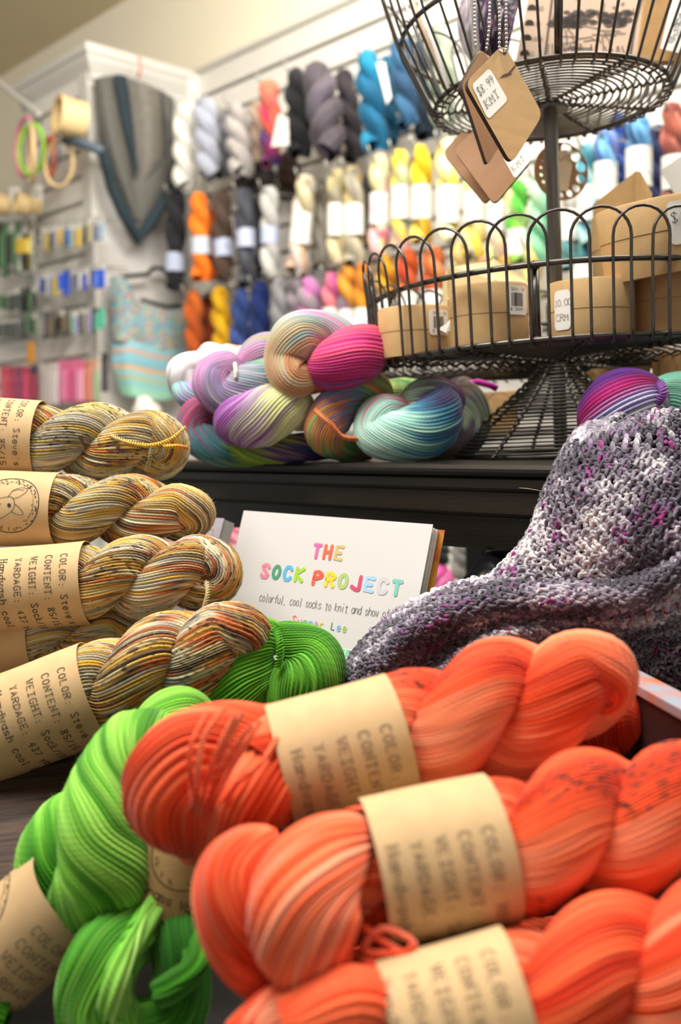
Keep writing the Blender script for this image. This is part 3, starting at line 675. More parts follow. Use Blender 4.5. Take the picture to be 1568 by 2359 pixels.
# ------------------------------------------------------------------ shawl and knitted top on the side of the unit
SN = -WD                                             # side face looks right
SP = A0
def sp(px, py, off=.03): return on_plane(px, py, SP + SN * off, SN)
def cloth_mat(name, cols, freq, bmp=.6, bs=500, band=None):
    m = bpy.data.materials.new(name); m.use_nodes = True; nt = m.node_tree; L = nt.links; b = nt.nodes['Principled BSDF']; b.inputs['Roughness'].default_value = .9
    uv = nt.nodes.new('ShaderNodeUVMap'); uv.uv_map = 'UVMap'
    if band:
        sx = nt.nodes.new('ShaderNodeSeparateXYZ'); L.new(uv.outputs[0], sx.inputs[0]); src = sx.outputs[1]
        rp = nt.nodes.new('ShaderNodeValToRGB'); rp.color_ramp.interpolation = 'CONSTANT'
        L.new(src, rp.inputs[0]); e = rp.color_ramp.elements
        for i, (p, c) in enumerate(band):
            el = e[i] if i < 2 else e.new(p); el.position = p; el.color = (*hx(c), 1)
        L.new(rp.outputs[0], b.inputs['Base Color'])
    else:
        mp = nt.nodes.new('ShaderNodeMapping'); mp.inputs['Scale'].default_value = freq; L.new(uv.outputs[0], mp.inputs[0])
        n = nt.nodes.new('ShaderNodeTexNoise'); n.inputs['Scale'].default_value = 1.; n.inputs['Detail'].default_value = 2; L.new(mp.outputs[0], n.inputs['Vector'])
        rp = nt.nodes.new('ShaderNodeValToRGB'); L.new(n.outputs[0], rp.inputs[0]); e = rp.color_ramp.elements
        for i, c in enumerate(cols):
            p = .3 + .4 * i / (len(cols) - 1); el = e[i] if i < 2 else e.new(p); el.position = p; el.color = (*hx(c), 1)
        L.new(rp.outputs[0], b.inputs['Base Color'])
    w = nt.nodes.new('ShaderNodeTexVoronoi'); w.inputs['Scale'].default_value = bs; tc = nt.nodes.new('ShaderNodeTexCoord'); L.new(tc.outputs['Object'], w.inputs['Vector'])
    bp = nt.nodes.new('ShaderNodeBump'); bp.inputs['Strength'].default_value = bmp; bp.inputs['Distance'].default_value = .003
    L.new(w.outputs['Distance'], bp.inputs['Height']); L.new(bp.outputs[0], b.inputs['Normal'])
    return m
def sheet(ctrl, nu, nv, th=.003, wave=0., seed=0):
    """ctrl rows x cols of points -> dense grid (nv x nu)"""
    c = np.array([[np3(p) for p in row] for row in ctrl]); a = np.stack([crom(r, nu) for r in c]); g = np.stack([crom(a[:, i], nv) for i in range(nu)], 1)
    return g
def grid_obj(name, g, m, parent=None, th=.003):
    nv, nu = g.shape[:2]; idx = np.arange(nv * nu).reshape(nv, nu)
    F = np.stack([idx[:-1, :-1], idx[:-1, 1:], idx[1:, 1:], idx[1:, :-1]], -1).reshape(-1, 4)
    uu, vv = np.meshgrid(np.linspace(0, 1, nu), np.linspace(0, 1, nv))
    o = link(name, mesh_data(name, g.reshape(-1, 3), F, m, np.stack([uu, vv], -1).reshape(-1, 2)), parent)
    md = o.modifiers.new('thick', 'SOLIDIFY'); md.thickness = th; md.offset = 0
    return o
KG = cloth_mat('grey_knit', ['5f5c54', '75716a', '8a867c'], (60, 14, 1), .8, 260)
KT = cloth_mat('dark_teal_knit', ['1d2a30', '263740'], (40, 14, 1), .8, 260)
KM = cloth_mat('mid_grey_lace_knit', ['4a4a46', '5e5d58', '6c6a64'], (90, 20, 1), .9, 200)
t = thing('knitted_shawl', 'grey triangular knitted shawl with dark teal stripes on the side of the unit', 'shawl', sp(310, 560))
P3 = lambda pts, o=.03: [sp(x, y, o + dz) for x, y, dz in pts]
grid_obj('grey_panel', sheet([P3([(216, 182, .0), (240, 176, .03), (268, 172, .01)]), P3([(228, 300, .01), (255, 290, .05), (290, 300, .02)]), P3([(255, 400, .01), (285, 410, .05), (312, 400, .02)]), P3([(300, 500, .01), (318, 510, .04), (328, 505, .02)])], 16, 30), KM, t)
grid_obj('teal_stripe', sheet([P3([(262, 172, .04), (276, 172, .05), (292, 176, .04)]), P3([(280, 280, .04), (293, 282, .05), (304, 280, .05)]), P3([(300, 360, .04), (306, 365, .05), (312, 360, .05)]), P3([(308, 405, .05), (311, 408, .05), (314, 405, .05)])], 12, 30), KT, t)
grid_obj('grey_panel', sheet([P3([(288, 175, .04), (330, 190, .08), (368, 208, .04)]), P3([(302, 260, .04), (345, 275, .08), (374, 280, .03)]), P3([(312, 350, .04), (345, 375, .07), (380, 360, .03)]), P3([(316, 400, .03), (325, 430, .04), (345, 420, .03)])], 16, 30), KG, t)
grid_obj('lace_panel', sheet([P3([(310, 390, .03), (350, 400, .05), (398, 340, .03)]), P3([(300, 440, .03), (345, 450, .05), (392, 400, .03)]), P3([(302, 500, .03), (335, 500, .04), (375, 455, .03)]), P3([(322, 550, .02), (328, 550, .02), (335, 540, .02)])], 16, 30), KM, t)
grid_obj('dark_side', sheet([P3([(366, 205, .02), (382, 215, .04), (400, 228, .02)]), P3([(372, 280, .02), (390, 290, .05), (398, 300, .02)]), P3([(376, 350, .02), (392, 360, .04), (404, 370, .02)]), P3([(384, 420, .01), (392, 425, .02), (400, 430, .01)])], 12, 30), KM, t)
mb = MB(); mb.tube(P3([(214, 335, .03), (238, 350, .05), (246, 380, .05), (258, 430, .05), (285, 490, .05), (318, 553, .04), (345, 515, .05), (372, 470, .05), (398, 430, .03)]), [.012, .02, .016, .018, .02, .016, .02, .018, .012], 10); mb.build('teal_border', KT, t, True)
# coral clip holding it on the crown
mb = MB(); mb.tube([sp(320, 132, .10), sp(325, 150, .11), sp(318, 180, .09)], .004, 8); tag(mb.build('coral_ribbon', mat('coral_ribbon', 'e08a72', .6), None, True), 'thin coral loop pinning the shawl to the crown moulding', 'ribbon')
# knitted camisole on black hanger
TOPM = cloth_mat('aqua_speckled_knit', ['4a90a4', 'd9b82e', '6fb0c0', '58a0b4', 'd0607a', 'e0c83a'], (13, 15, 1), .8, 300)
TOPB = cloth_mat('aqua_striped_knit', None, None, .8, 300, band=[(0, '8fc0ca'), (.14, 'd0a088'), (.2, '86bcc8'), (.34, '7ab4c4'), (.42, 'd9a878'), (.5, '8cc4cc'), (.6, 'b0b890'), (.68, '8ac6c6'), (.8, '9ad0b8')])
t = thing('camisole', 'aqua and yellow speckled knitted sleeveless top with striped hem on a hanger', 'clothing', sp(340, 900))
grid_obj('bodice', sheet([P3([(254, 640, .02), (275, 636, .05), (296, 655, .04), (310, 690, .02), (335, 705, .02), (360, 712, .02), (400, 716, .02), (424, 700, .02)]),
   P3([(256, 680, .02), (280, 680, .05), (305, 690, .05), (320, 705, .04), (345, 715, .04), (372, 722, .04), (400, 728, .03), (425, 735, .02)]),
   P3([(258, 740, .02), (280, 740, .05), (305, 745, .06), (325, 750, .06), (350, 755, .06), (375, 762, .05), (400, 768, .04), (424, 770, .02)]),
   P3([(258, 788, .02), (280, 786, .06), (305, 788, .06), (325, 792, .05), (350, 800, .06), (375, 806, .06), (400, 808, .04), (424, 805, .02)])], 40, 40), TOPM, t)
grid_obj('striped_hem', sheet([P3([(258, 786, .02), (300, 784, .065), (350, 798, .065), (400, 806, .045), (424, 803, .02)]), P3([(260, 850, .02), (300, 850, .065), (350, 862, .065), (395, 866, .045), (415, 860, .02)]), P3([(280, 912, .02), (310, 915, .06), (350, 922, .06), (385, 922, .04), (405, 915, .02)])], 40, 40), TOPB, t)
BLKP = mat('black_plastic', '1c1b1a', .4)
mb = MB(); mb.tube([sp(x, y, .05) for x, y in ((262, 642), (300, 636), (340, 632), (352, 618), (375, 618), (390, 640), (425, 655))], .007, 8)
mb.tube([sp(x, y, .05) for x, y in ((325, 690), (350, 698), (385, 708), (415, 705))], .007, 8); tag(mb.build('clothes_hanger', BLKP, None, True), 'black plastic clothes hanger holding the knitted top', 'hanger')
# ------------------------------------------------------------------ dark table on which the stand and the colourful skeins are
TZ = 1.169
def tz(px, py, z=TZ):
    r = R2(px, py, 1.0) - CAMPOS; return CAMPOS + r * ((z - CAMZ) / r.z)
def px_d(px, d): return R2(px, 1000, d)
E1 = R2(1250, 1075, .85); E0 = R2(430, 1066, 1.23)
E1.z = E0.z = TZ
TD = (E0 - E1).normalized(); TN = Vector((TD.y, -TD.x, 0)); TN = TN if TN.y < 0 else -TN   # TN: towards the viewer
BLKW = mat('black_stained_wood', '1a1613', .42, var=.35, vscale=14, stretch=(1, 1, 9), bump=.25, bscale=60, spec=.35)
BLKW2 = mat('dark_brown_stained_wood', '231b12', .5, var=.3, vscale=14, stretch=(1, 1, 9), bump=.25, bscale=60, spec=.35)
La = E0 + TD * .10; Lb = E1 - TD * .62
def tbox(a, b, off0, off1, z0, z1, bev=0.004):
    """prism along the table edge between a and b, from off0 to off1 behind the edge"""
    c = (a + b) / 2 - TN * ((off0 + off1) / 2); ln = (a - b).length; ang = math.atan2(TD.y, TD.x)
    return (Vector((c.x, c.y, (z0 + z1) / 2)), (ln, off1 - off0, z1 - z0), Matrix.Rotation(ang, 3, 'Z'), bev)
table = thing('display_table', 'black stained wooden display table with moulded top and apron', 'table', (La + Lb) / 2 - TN * .3 - Vector((0, 0, TZ)))
mb = MB(); mb.box(*tbox(La, Lb, 0, .70, TZ - .010, TZ, .0035)); mb.build('table_top', BLKW, table)
mb = MB(); mb.box(*tbox(La - TD * .006, Lb, .005, .69, TZ - .024, TZ - .010, .003)); mb.build('top_moulding', BLKW, table)
mb = MB(); mb.box(*tbox(La - TD * .012, Lb, .010, .025, TZ - .047, TZ - .022, .003)); mb.build('apron_rail', BLKW2, table)
mb = MB(); mb.box(*tbox(La - TD * .016, Lb, .016, .034, TZ - .079, TZ - .045, .003)); mb.build('apron', BLKW, table)
for (p, o_) in ((La - TD * .05, .04), (Lb + TD * .05, .04), (La - TD * .05, .64), (Lb + TD * .05, .64)):
    c = p - TN * o_; mb = MB(); mb.box((c.x, c.y, (TZ - .03) / 2), (.045, .045, TZ - .03), Matrix.Rotation(math.atan2(TD.y, TD.x), 3, 'Z'), .004); mb.build('leg', BLKW, table)
for o_ in (.0,):
    mb = MB(); mb.box(*tbox(La - TD * .016, Lb, .66, .675, TZ - .079, TZ - .022, .003)); mb.build('back_apron', BLKW, table)

# ------------------------------------------------------------------ hand dyed skeins: general builders
def tube_skein(name, label, lobes, group=None, cat='yarn', m=None):
    """lobes: list of dict(pts=[(px,py,d,rpx)...], N, dye, twist, ...) joined into one hank"""
    parts = []
    for k, l in enumerate(lobes):
        P = [np3(R2(x, y, d)) for x, y, d, r in l['pts']]; rad = [r * d / FPX for x, y, d, r in l['pts']]
        parts.append(bundle(P, rad, N=l.get('N', 40), M=l.get('M', 125), twist=l.get('twist', 0.), seed=l.get('seed', k), dye=l['dye'], loose=l.get('loose', .5), ridge=l.get('ridge', 1.), wander=l.get('wander', .06), squash=l.get('squash'), vps=l.get('vps', 4)))
    v, f, u, c = join(parts)
    o = link(name, mesh_data(name, v, f, m or YARN, u, c)); tag(o, label, cat, group); return o
def rope_part(A, B, D, turns, phase, dye, N=44, M=260, twist=0., seed=0, hand=-1, rp=.29, hp=.21, sag=None, loose=.5, ridge=1.0, taper=0., pinch=None):
    pth, rad = skein_paths(A, B, D, turns, phase, hand, taper, rp, hp, sag=sag, pinch=pinch)
    return bundle(pth, rad, N=N, M=M, twist=twist, seed=seed, dye=dye, loose=loose, ridge=ridge)
def lettered(b, fn, ln, r, lines, y0, h=.0052, pitch=.0052, wd=.0006, ink=None, first=None, gap=.0125, stagger=.0):
    """lines run round the band, the first nearest the right edge"""
    ink_ = Ink(lambda x, y: fn(x, y)); 
    f2 = Ink(lambda x, y: fn(y, x))
    x0 = (ln / 2 - .012) if first is None else first
    for i, t in enumerate(lines):
        f2.text(y0 + stagger * i, x0 - gap * i - h, t, h, wd, pitch, serif=True)
    f2.build('lettering', ink or INK, b)
# fn(x along axis, y round) where +y runs up over the top; text must run downwards -> use -y

STEVE = ['8c8884', 'bdb6a4', 'c49a3a', 'd2a23a', 'a89868', '98948c', 'd6cba6', 'b8622a', '544a3e', 'b88e3a', 'b9ae88', 'cda040', '7a766e', 'c8bc94', 'a8a49c', 'b0a050']
def steve(seed, off=0., dark=.0):
    base = dye_fn(STEVE, 20., off, 3.4, 20, .032, 1.6, .8, bright=.2)
    return base
SP_A = dict(N=46, M=300, loose=.7)
CHAR_LINES = ['COLOR: Steve\'s', 'CONTENT: 85/15 Superw', 'WEIGHT: Sock/100 gr', 'YARDAGE: 437 yards', 'Handwash cool, dr']

def banded_skein(name, label, A, B, D, turns, phase, dye, band_t, band_len, lines, text_y=.0, seed=0, N=44, M=190, twist=-40., extra=None, band_r=.495, logo=False, stag=0., hand=-1, group=None, ink=None, gap=.0125, h=.0052, wd=.0006, first=None, rp=.29, hp=.21, sag=None, ridge=1., mk_band=True, taper=0., bandmat=None, loose=.6):
    parts = [rope_part(A, B, D, turns, phase, dye, N, M, twist, seed, hand, rp, hp, sag, loose, ridge, taper, pinch=(band_t, band_len * .62, .2 if band_r < .48 else .12))]
    if extra: parts += extra
    v, f, u, c = join(parts); o = link(name, mesh_data(name, v, f, YARN, u, c)); tag(o, label, 'yarn', group)
    if not mk_band: return o, None, None
    ax = (B - A).normalized(); cpt = A + ax * band_t
    b, fn = band(o, cpt, ax, D * band_r, band_len, bandmat or KRAFT, 56, .97, seed=seed)
    g = lambda x, y: fn(x, -y)            # +y now runs down the face
    r = D * band_r
    f2 = Ink(lambda x, y: g(y, x), .002)
    x0 = (band_len / 2 - .010) if first is None else first
    for i, t in enumerate(lines):
        f2.text(text_y + stag * i, x0 - gap * i - h, t, h, wd, h, serif=True)
    if lines: f2.build('lettering', ink or INK, b)
    return o, b, g
# angles: g(x, y): y measured from the top ridge (angle 0 = up) going down the front: y = r*angle
# ------------------------------------------------------------------ ochre and grey skeins, stacked at the left
def pxl(px, d): return px * d / FPX
LN = CHAR_LINES
S = {}
S[1] = banded_skein('yarn_skein', 'topmost ochre and grey skein of the left stack, its loose tie crossing the end', R2(-190, 1000, .93), R2(428, 1034, .93), pxl(186, .93), 1.85, .4, steve(1, 6.), .067, .098, LN, .012, seed=1, twist=45)
S[2] = banded_skein('yarn_skein', 'ochre and grey skein second from the top, rabbit emblem on its band', R2(-170, 1168, .895), R2(487, 1184, .885), pxl(176, .89), 1.9, 1.0, steve(2, 3.), .069, .105, [], .03, seed=2, twist=45)
S[3] = banded_skein('yarn_skein', 'ochre and grey skein third from the top in the left stack', R2(-130, 1372, .85), R2(548, 1312, .85), pxl(196, .85), 2.0, .2, steve(3, 1.), .072, .105, LN, .028, seed=3, twist=45)
S[4] = banded_skein('yarn_skein', 'ochre and grey skein almost hidden behind the lowest one of the stack', R2(-190, 1510, .86), R2(330, 1450, .87), pxl(150, .86), 1.6, .9, steve(4, 7.), .062, .075, [], .03, seed=4, twist=45, M=130)
S[5] = banded_skein('yarn_skein', 'lowest and largest ochre and grey skein at the front of the left stack', R2(-160, 1735, .775), R2(609, 1446, .785), pxl(238, .78), 2.0, 1.0, steve(5, 0.), .087, .10, LN, .036, seed=5, twist=45)
def emblem(b, g, cx, cy, R):
    """round rabbit emblem: cx along axis, cy round the band"""
    k = Ink(lambda x, y: g(cx + y, cy + x) if False else g(cx + x, cy - y), .002)
    for rr_, wd in ((R, .0007),):
        k.line([(rr_ * math.cos(a * math.pi / 30), rr_ * math.sin(a * math.pi / 30)) for a in range(61)], wd)
    rnd = random.Random(5)
    for i in range(86):
        a = rnd.uniform(-.9, 3.7) if i < 70 else rnd.uniform(0, 6.28); q = R * rnd.uniform(.74, .95)
        x, y = q * math.cos(a), q * math.sin(a); s_ = R * .04; bb = a + rnd.uniform(.5, 2.3)
        k.fill([(x, y), (x + s_ * math.cos(bb - .5), y + s_ * math.sin(bb - .5)), (x + 1.9 * s_ * math.cos(bb), y + 1.9 * s_ * math.sin(bb)), (x + s_ * math.cos(bb + .5), y + s_ * math.sin(bb + .5))])
    for i in range(10):
        a0 = i * .35 - .4; k.line([(R * .82 * math.cos(a0 + q * .1), R * .82 * math.sin(a0 + q * .1) * (1 + .03 * math.sin(q + i))) for q in range(4)], .0003)
    S_ = lambda pts: k.line([tuple(p) for p in crom(np.array(pts) * R, len(pts) * 5)], .00045)
    S_([(-.62, -.35), (-.55, -.1), (-.4, .12), (-.1, .22), (.1, .2), (.2, -.02), (.12, -.25), (-.1, -.42), (-.35, -.55), (-.55, -.52), (-.62, -.35)])     # head
    S_([(-.05, .22), (.1, .48), (.35, .58), (.55, .52), (.5, .38), (.3, .22), (.1, .16)])      # ear
    S_([(.05, .45), (.25, .5), (.45, .48)])
    S_([(.18, .0), (.35, -.12), (.5, -.3), (.42, -.38), (.25, -.34), (.1, -.26)])              # lower ear
    S_([(-.5, -.42), (-.45, -.36), (-.4, -.42)]); S_([(-.58, -.3), (-.52, -.28)])
    k.dot(0.02 * R, -.06 * R, R * .065); k.dot(-.3 * R, -.02 * R, R * .03)
    # ring lettering
    txt = 'Feathered Fur'
    for i, ch in enumerate(txt):
        a = math.radians(175 + i * 9.5); 
        for st in glyph(ch, True):
            pts = [(((R * .86 + (5 - p[1]) * R * .022)) * math.cos(a + (p[0] - 2) * .02), ((R * .86 + (5 - p[1]) * R * .022)) * math.sin(a + (p[0] - 2) * .02)) for p in st]
            k.line(pts, .00035)
    k.build('rabbit_emblem', INK, b)
emblem(S[2][1], S[2][2], .018, .048, .0262)
# tie thread across the end of the top skein
def thread(pts, r, cols, name, parent=None, seed=0, lbl=None):
    P = [np3(R2(*p)) for p in pts]; L_ = sum(np.linalg.norm(P[i + 1] - P[i]) for i in range(len(P) - 1))
    v, f, u, c = bundle(P, [r] * len(P), N=3, M=60, vps=3, twist=900, seed=seed, dye=dye_fn(cols, 20., 0, .5, 2, .03, .1), loose=0.1, wander=0)
    o = link(name, mesh_data(name, v, f, YARN, u, c), parent)
    if lbl: o['label'] = lbl
    return o
thread([(255, 1004, .893), (300, 1020, .888), (350, 1026, .886), (395, 1012, .890), (428, 985, .9)], .0016, ['c8b070', 'd2a838'], 'tie_thread', S[1][0])
thread([(350, 1030, .886), (345, 1055, .885), (338, 1085, .893)], .0014, ['a89a6a', 'b0a27a'], 'tie_thread', S[1][0])
thread([(375, 1028, .886), (405, 1028, .886), (431, 1032, .9)], .0015, ['d2a838', 'd8741c', 'd2a838'], 'tie_thread', S[1][0])
thread([(476, 1340, .812), (478, 1368, .805), (470, 1400, .80)], .0014, ['c9bc92', 'b8a468'], 'tie_thread', S[3][0])

# ------------------------------------------------------------------ green skeins
GREEN = ['347c0e', '489216', '66ac2c', '3d8412', '286a0a', '549e20']
def green(seed, off=0., rate=9., st=.5, g=1.): return dye_fn(GREEN, rate, off, st, 18, .05, .55, 0, bright=.16, gain=g)
LG = ['COLOR: W', 'CONTENT: 8', 'WEIGHT: S', 'YARDAGE: 4', 'Handwash ']
GD = dye_fn(['296e0a', '428e16', '6aae30', '8ac44c', '50981e', '32780e'], 16., 1., 1.2, 18, .05, .8, 0, bright=.16)
G1 = tube_skein('yarn_skein', 'large green skein lying slantwise at the left with a kraft band', [
    dict(pts=[(40, 2180, .63, 70), (110, 2090, .628, 72), (112, 1965, .63, 72), (140, 1890, .645, 56), (190, 1840, .66, 30)], N=44, dye=GD, twist=-40, seed=12),
    dict(pts=[(110, 2130, .63, 60), (180, 2085, .618, 84), (238, 2020, .602, 102), (228, 1900, .60, 90), (246, 1790, .615, 76), (300, 1700, .635, 60), (370, 1670, .66, 40)], N=50, dye=GD, twist=-48, seed=13),
    dict(pts=[(300, 1960, .64, 60), (320, 1830, .645, 66), (352, 1730, .66, 74), (398, 1660, .68, 74), (440, 1650, .70, 56), (468, 1700, .715, 44), (440, 1760, .72, 40)], N=46, dye=GD, twist=44, seed=14),
    dict(pts=[(120, 2120, .66, 60), (60, 2180, .64, 70), (-60, 2290, .62, 84), (-200, 2400, .62, 84)], N=44, dye=GD, twist=40, seed=15)])
gA = (R2(163, 2050, .61) - R2(30, 2158, .61)).normalized()
b, fn = band(G1, R2(75, 2133, .622), gA, pxl(133, .61), .064, KRAFT, 56, .97, seed=11)
g1 = lambda x, y: fn(x, -y)
f2 = Ink(lambda x, y: g1(y, x), .002)
for i, t in enumerate(LG): f2.text(pxl(133, .61) * 1.62, .064 / 2 - .012 - .0118 * i - .0058, t, .0058, .0006, .0056, serif=True)
f2.build('lettering', INK_SOFT, b)
G1 = (G1, b, g1)
emblem(G1[1], G1[2], -.008, .020, .022)
G2 = tube_skein('yarn_skein', 'green skein end standing in front of the white book', [
    dict(pts=[(660, 1700, .80, 70), (560, 1660, .79, 80), (545, 1560, .785, 82), (590, 1480, .79, 60), (640, 1465, .80, 36)], N=40, dye=green(21, 1.), twist=46, seed=21),
    dict(pts=[(600, 1700, .80, 60), (668, 1600, .79, 72), (712, 1560, .785, 78), (715, 1510, .79, 66), (660, 1470, .80, 40), (640, 1480, .81, 30)], N=40, dye=green(22, 2.), twist=-46, seed=22)])
thread([(636, 1448, .775), (645, 1490, .765), (640, 1540, .765)], .0022, ['4a9a14', '58a81c'], 'tie_thread', G2)
G3 = tube_skein('yarn_skein', 'green skein end with loose open loops at the bottom left', [
    dict(pts=[(430, 1970, .655, 46), (390, 2050, .645, 60), (310, 2135, .600, 70), (240, 2200, .575, 78), (215, 2310, .57, 84), (290, 2400, .57, 84), (390, 2350, .58, 72), (420, 2250, .59, 62), (405, 2150, .60, 56), (405, 2070, .645, 54), (440, 1980, .66, 40)], N=34, dye=dye_fn(['24660c', '3e8618', '68aa34', '2f7410'], 14., 0, .8, 12, .05, .8, 0, bright=.25), twist=9, seed=31, loose=1.3, ridge=1.25, wander=.14, M=180, vps=4),
    dict(pts=[(400, 2030, .64, 24), (335, 2110, .590, 32), (270, 2240, .56, 36), (262, 2330, .56, 30), (300, 2400, .565, 30)], N=12, dye=dye_fn(['62ae2c', '8acb50', 'a5d96c'], 14., 0, .8, 12, .05, .8, 0, bright=.2), twist=14, seed=32, loose=1.8, wander=.3),
    dict(pts=[(360, 2290, .565, 26), (400, 2270, .565, 30), (450, 2220, .575, 30), (440, 2130, .61, 28), (440, 2010, .66, 20)], N=12, dye=dye_fn(['2c6c10', '3c8c14', '5aa82a'], 14., 0, .8, 12, .05, .8, 0, bright=.2), twist=14, seed=33, loose=1.8, wander=.3)])
G4 = tube_skein('yarn_skein', 'sliver of a green skein at the bottom left corner', [dict(pts=[(-120, 2330, .60, 60), (-40, 2330, .60, 66), (20, 2345, .60, 40)], N=30, dye=green(41), twist=30, seed=41)])
# the band of the looped green skein, emblem and address on it
bd = R2(425, 1975, .622)
b, fn = band(G3, bd, (CR * .42 + CU * .9).normalized(), .036, .058, KRAFT_D, 48, .8, seed=9)
g3 = lambda x, y: fn(x, -y)
k = Ink(lambda x, y: g3(y, .036 * 1.45 + x), .002)
k.line([(.0215 * math.cos(a * math.pi / 24) + .004, .0215 * math.sin(a * math.pi / 24) + .012) for a in range(49)], .0007)
k.text(-.024, -.019, 'in Grass Valley', .0055, .0006, .0042, serif=True)
rnd = random.Random(2)
for i in range(16):
    a = rnd.uniform(0, 6.28); q = .0165; k.line([(.004 + q * math.cos(a), .012 + q * math.sin(a)), (.004 + (q + .003) * math.cos(a + .1), .012 + (q + .003) * math.sin(a + .1))], .0005)
k.build('lettering', INK, b)

# ------------------------------------------------------------------ coral red skeins in the front
RED = ['cc3009', 'e44314', 'f4683c', 'e2481a', 'f88a62', 'd8380c', 'f06234', 'c62c08']
REDL = ['ec5626', 'f67c50', 'dc4416', 'f0643a', 'ce380e', 'fa9672']
def red(seed, off=0., rate=6., spk=0., cols=RED, spf=None, off2=None):
    if off2 is not None: return dye_fn(cols, -32., off2, .35, 16, .06, .4, 1., bright=.14, jr=6., spk_dark=.115)
    return dye_fn(cols, rate, off, 1.5, 16, .06, .7, spk, spf, bright=.12)
LR = ['COLOR: HOT TO', 'CONTENT: 85/15', 'WEIGHT: Sock/10', 'YARDAGE: 437 ya', 'Handwash co']
def win(*ws):
    return lambda t: np.clip(sum(np.exp(-((t - c) / w_) ** 2) for c, w_ in ws), 0, 1)
k1 = [dict(pts=[(760, 1720, .60, 78), (640, 1705, .585, 80), (520, 1705, .565, 84), (420, 1745, .55, 100), (385, 1835, .545, 98), (420, 1900, .55, 70), (455, 1945, .56, 36)], N=34, dye=red(51, 2., cols=REDL), twist=30, seed=51, loose=.9, wander=.12),
      dict(pts=[(440, 1960, .57, 40), (500, 1900, .555, 74), (570, 1835, .55, 92), (640, 1790, .56, 92), (740, 1780, .58, 80)], N=34, dye=red(52, 1., cols=REDL), twist=-30, seed=52, loose=.9, wander=.12)]
def lobes(ls): return [bundle([np3(R2(x, y, d)) for x, y, d, r in l['pts']], [r * d / FPX for x, y, d, r in l['pts']], N=l['N'], M=l.get('M', 120), twist=l['twist'], seed=l['seed'], dye=l['dye'], loose=l.get('loose', .5), wander=l.get('wander', .06)) for l in ls]
R1 = banded_skein('yarn_skein', 'coral red skein with black specks, uppermost of the red ones in the box', R2(600, 1790, .57), R2(1446, 1548, .60), pxl(318, .59), 1.55, 1.0, red(54, 2., 7., 1., cols=['cc3812', 'da481c', 'f67a50', 'fb946e', 'f8885e', 'e4562a'], off2=3), .048, .072, LR, .052, seed=54, twist=42, extra=lobes(k1), first=.027, N=50, band_r=.47, ink=INK_SOFT, gap=.0125, h=.0056)
k2 = [dict(pts=[(1010, 1985, .51, 100), (900, 2000, .50, 98), (800, 2005, .495, 92), (740, 2010, .50, 60)], N=34, dye=red(65, 0., cols=REDL), twist=6, seed=65, loose=.9, wander=.12),
      dict(pts=[(850, 1920, .50, 30), (790, 1945, .485, 72), (730, 2010, .47, 108), (700, 2100, .462, 128), (720, 2190, .465, 104), (790, 2235, .475, 58), (880, 2215, .485, 26)], N=40, dye=red(61, 0., cols=REDL), twist=30, seed=61, loose=.9, wander=.12),
      dict(pts=[(640, 1960, .50, 60), (550, 2005, .49, 84), (530, 2110, .485, 82), (565, 2210, .485, 66), (620, 2290, .49, 34)], N=34, dye=red(62, 3., cols=REDL), twist=-26, seed=62, loose=.9, wander=.12)]
R2_ = banded_skein('yarn_skein', 'coral red skein across the middle front, its band lettering large', R2(840, 2020, .50), R2(1700, 1835, .53), pxl(360, .51), 1.5, .6, red(64, 0., 7., 1., cols=['cc3812', 'da481c', 'e85628', 'f88a62', 'ee6c3e', 'e04e20'], off2=2.2), .037, .066, LR, .048, seed=64, twist=42, extra=lobes(k2), first=.0245, N=50, band_r=.47, ink=INK_SOFT, gap=.0118, h=.0054)
thread([(830, 2130, .468), (900, 2180, .462), (955, 2205, .46), (945, 2165, .462), (880, 2140, .465), (840, 2190, .462), (930, 2195, .458), (950, 2180, .46)], .0013, ['f4552c', 'fb7d5e'], 'tie_thread', R2_[0])
thread([(700, 2250, .46), (780, 2290, .455), (860, 2270, .46)], .0013, ['f4552c', 'ea4a20'], 'tie_thread', R2_[0])
k3 = [dict(pts=[(1000, 2350, .46, 120), (880, 2360, .45, 118), (800, 2330, .44, 100), (720, 2400, .44, 120)], N=40, dye=red(71, 2.), twist=30, seed=71, loose=.9, wander=.1),
      dict(pts=[(760, 2330, .46, 60), (660, 2360, .455, 90), (560, 2430, .45, 80)], N=36, dye=red(72, 4., cols=REDL), twist=-26, seed=72, loose=.9, wander=.1)]
R3 = banded_skein('yarn_skein', 'coral red skein cut by the bottom edge of the picture', R2(860, 2420, .45), R2(1840, 2150, .465), pxl(400, .46), 1.5, .4, red(74, 4., 6.), .040, .060, LR, .030, seed=74, twist=42, extra=lobes(k3), first=.0215, N=48, band_r=.46, ink=INK_SOFT, gap=.0118, h=.0054)
R0 = tube_skein('yarn_skein', 'shaded coral red skein deep in the box behind the uppermost one', [
    dict(pts=[(1100, 1720, .68, 90), (1240, 1650, .68, 110), (1370, 1640, .68, 100), (1450, 1690, .68, 60)], N=40, dye=red(81, 0.), twist=36, seed=81),
    dict(pts=[(1150, 1850, .68, 90), (1300, 1790, .68, 110), (1420, 1740, .68, 70)], N=40, dye=red(82, 2.), twist=36, seed=82)])
R4 = tube_skein('yarn_skein', 'hidden coral red skein at the bottom of the box under the banded ones', [
    dict(pts=[(700, 2330, .62, 90), (900, 2290, .62, 110), (1150, 2250, .62, 110), (1400, 2200, .62, 90)], N=36, dye=red(91, 0.), twist=36, seed=91)])
bq = [R2(960, 2120, .545), R2(1016, 2118, .545), R2(1020, 2162, .545), R2(962, 2170, .545)]
mb = MB(); mb.prism(bq, -CF, .0008); st = mb.build('price_sticker', mat('grey_blue_sticker', 'b5bcc6', .6), R2_[0])
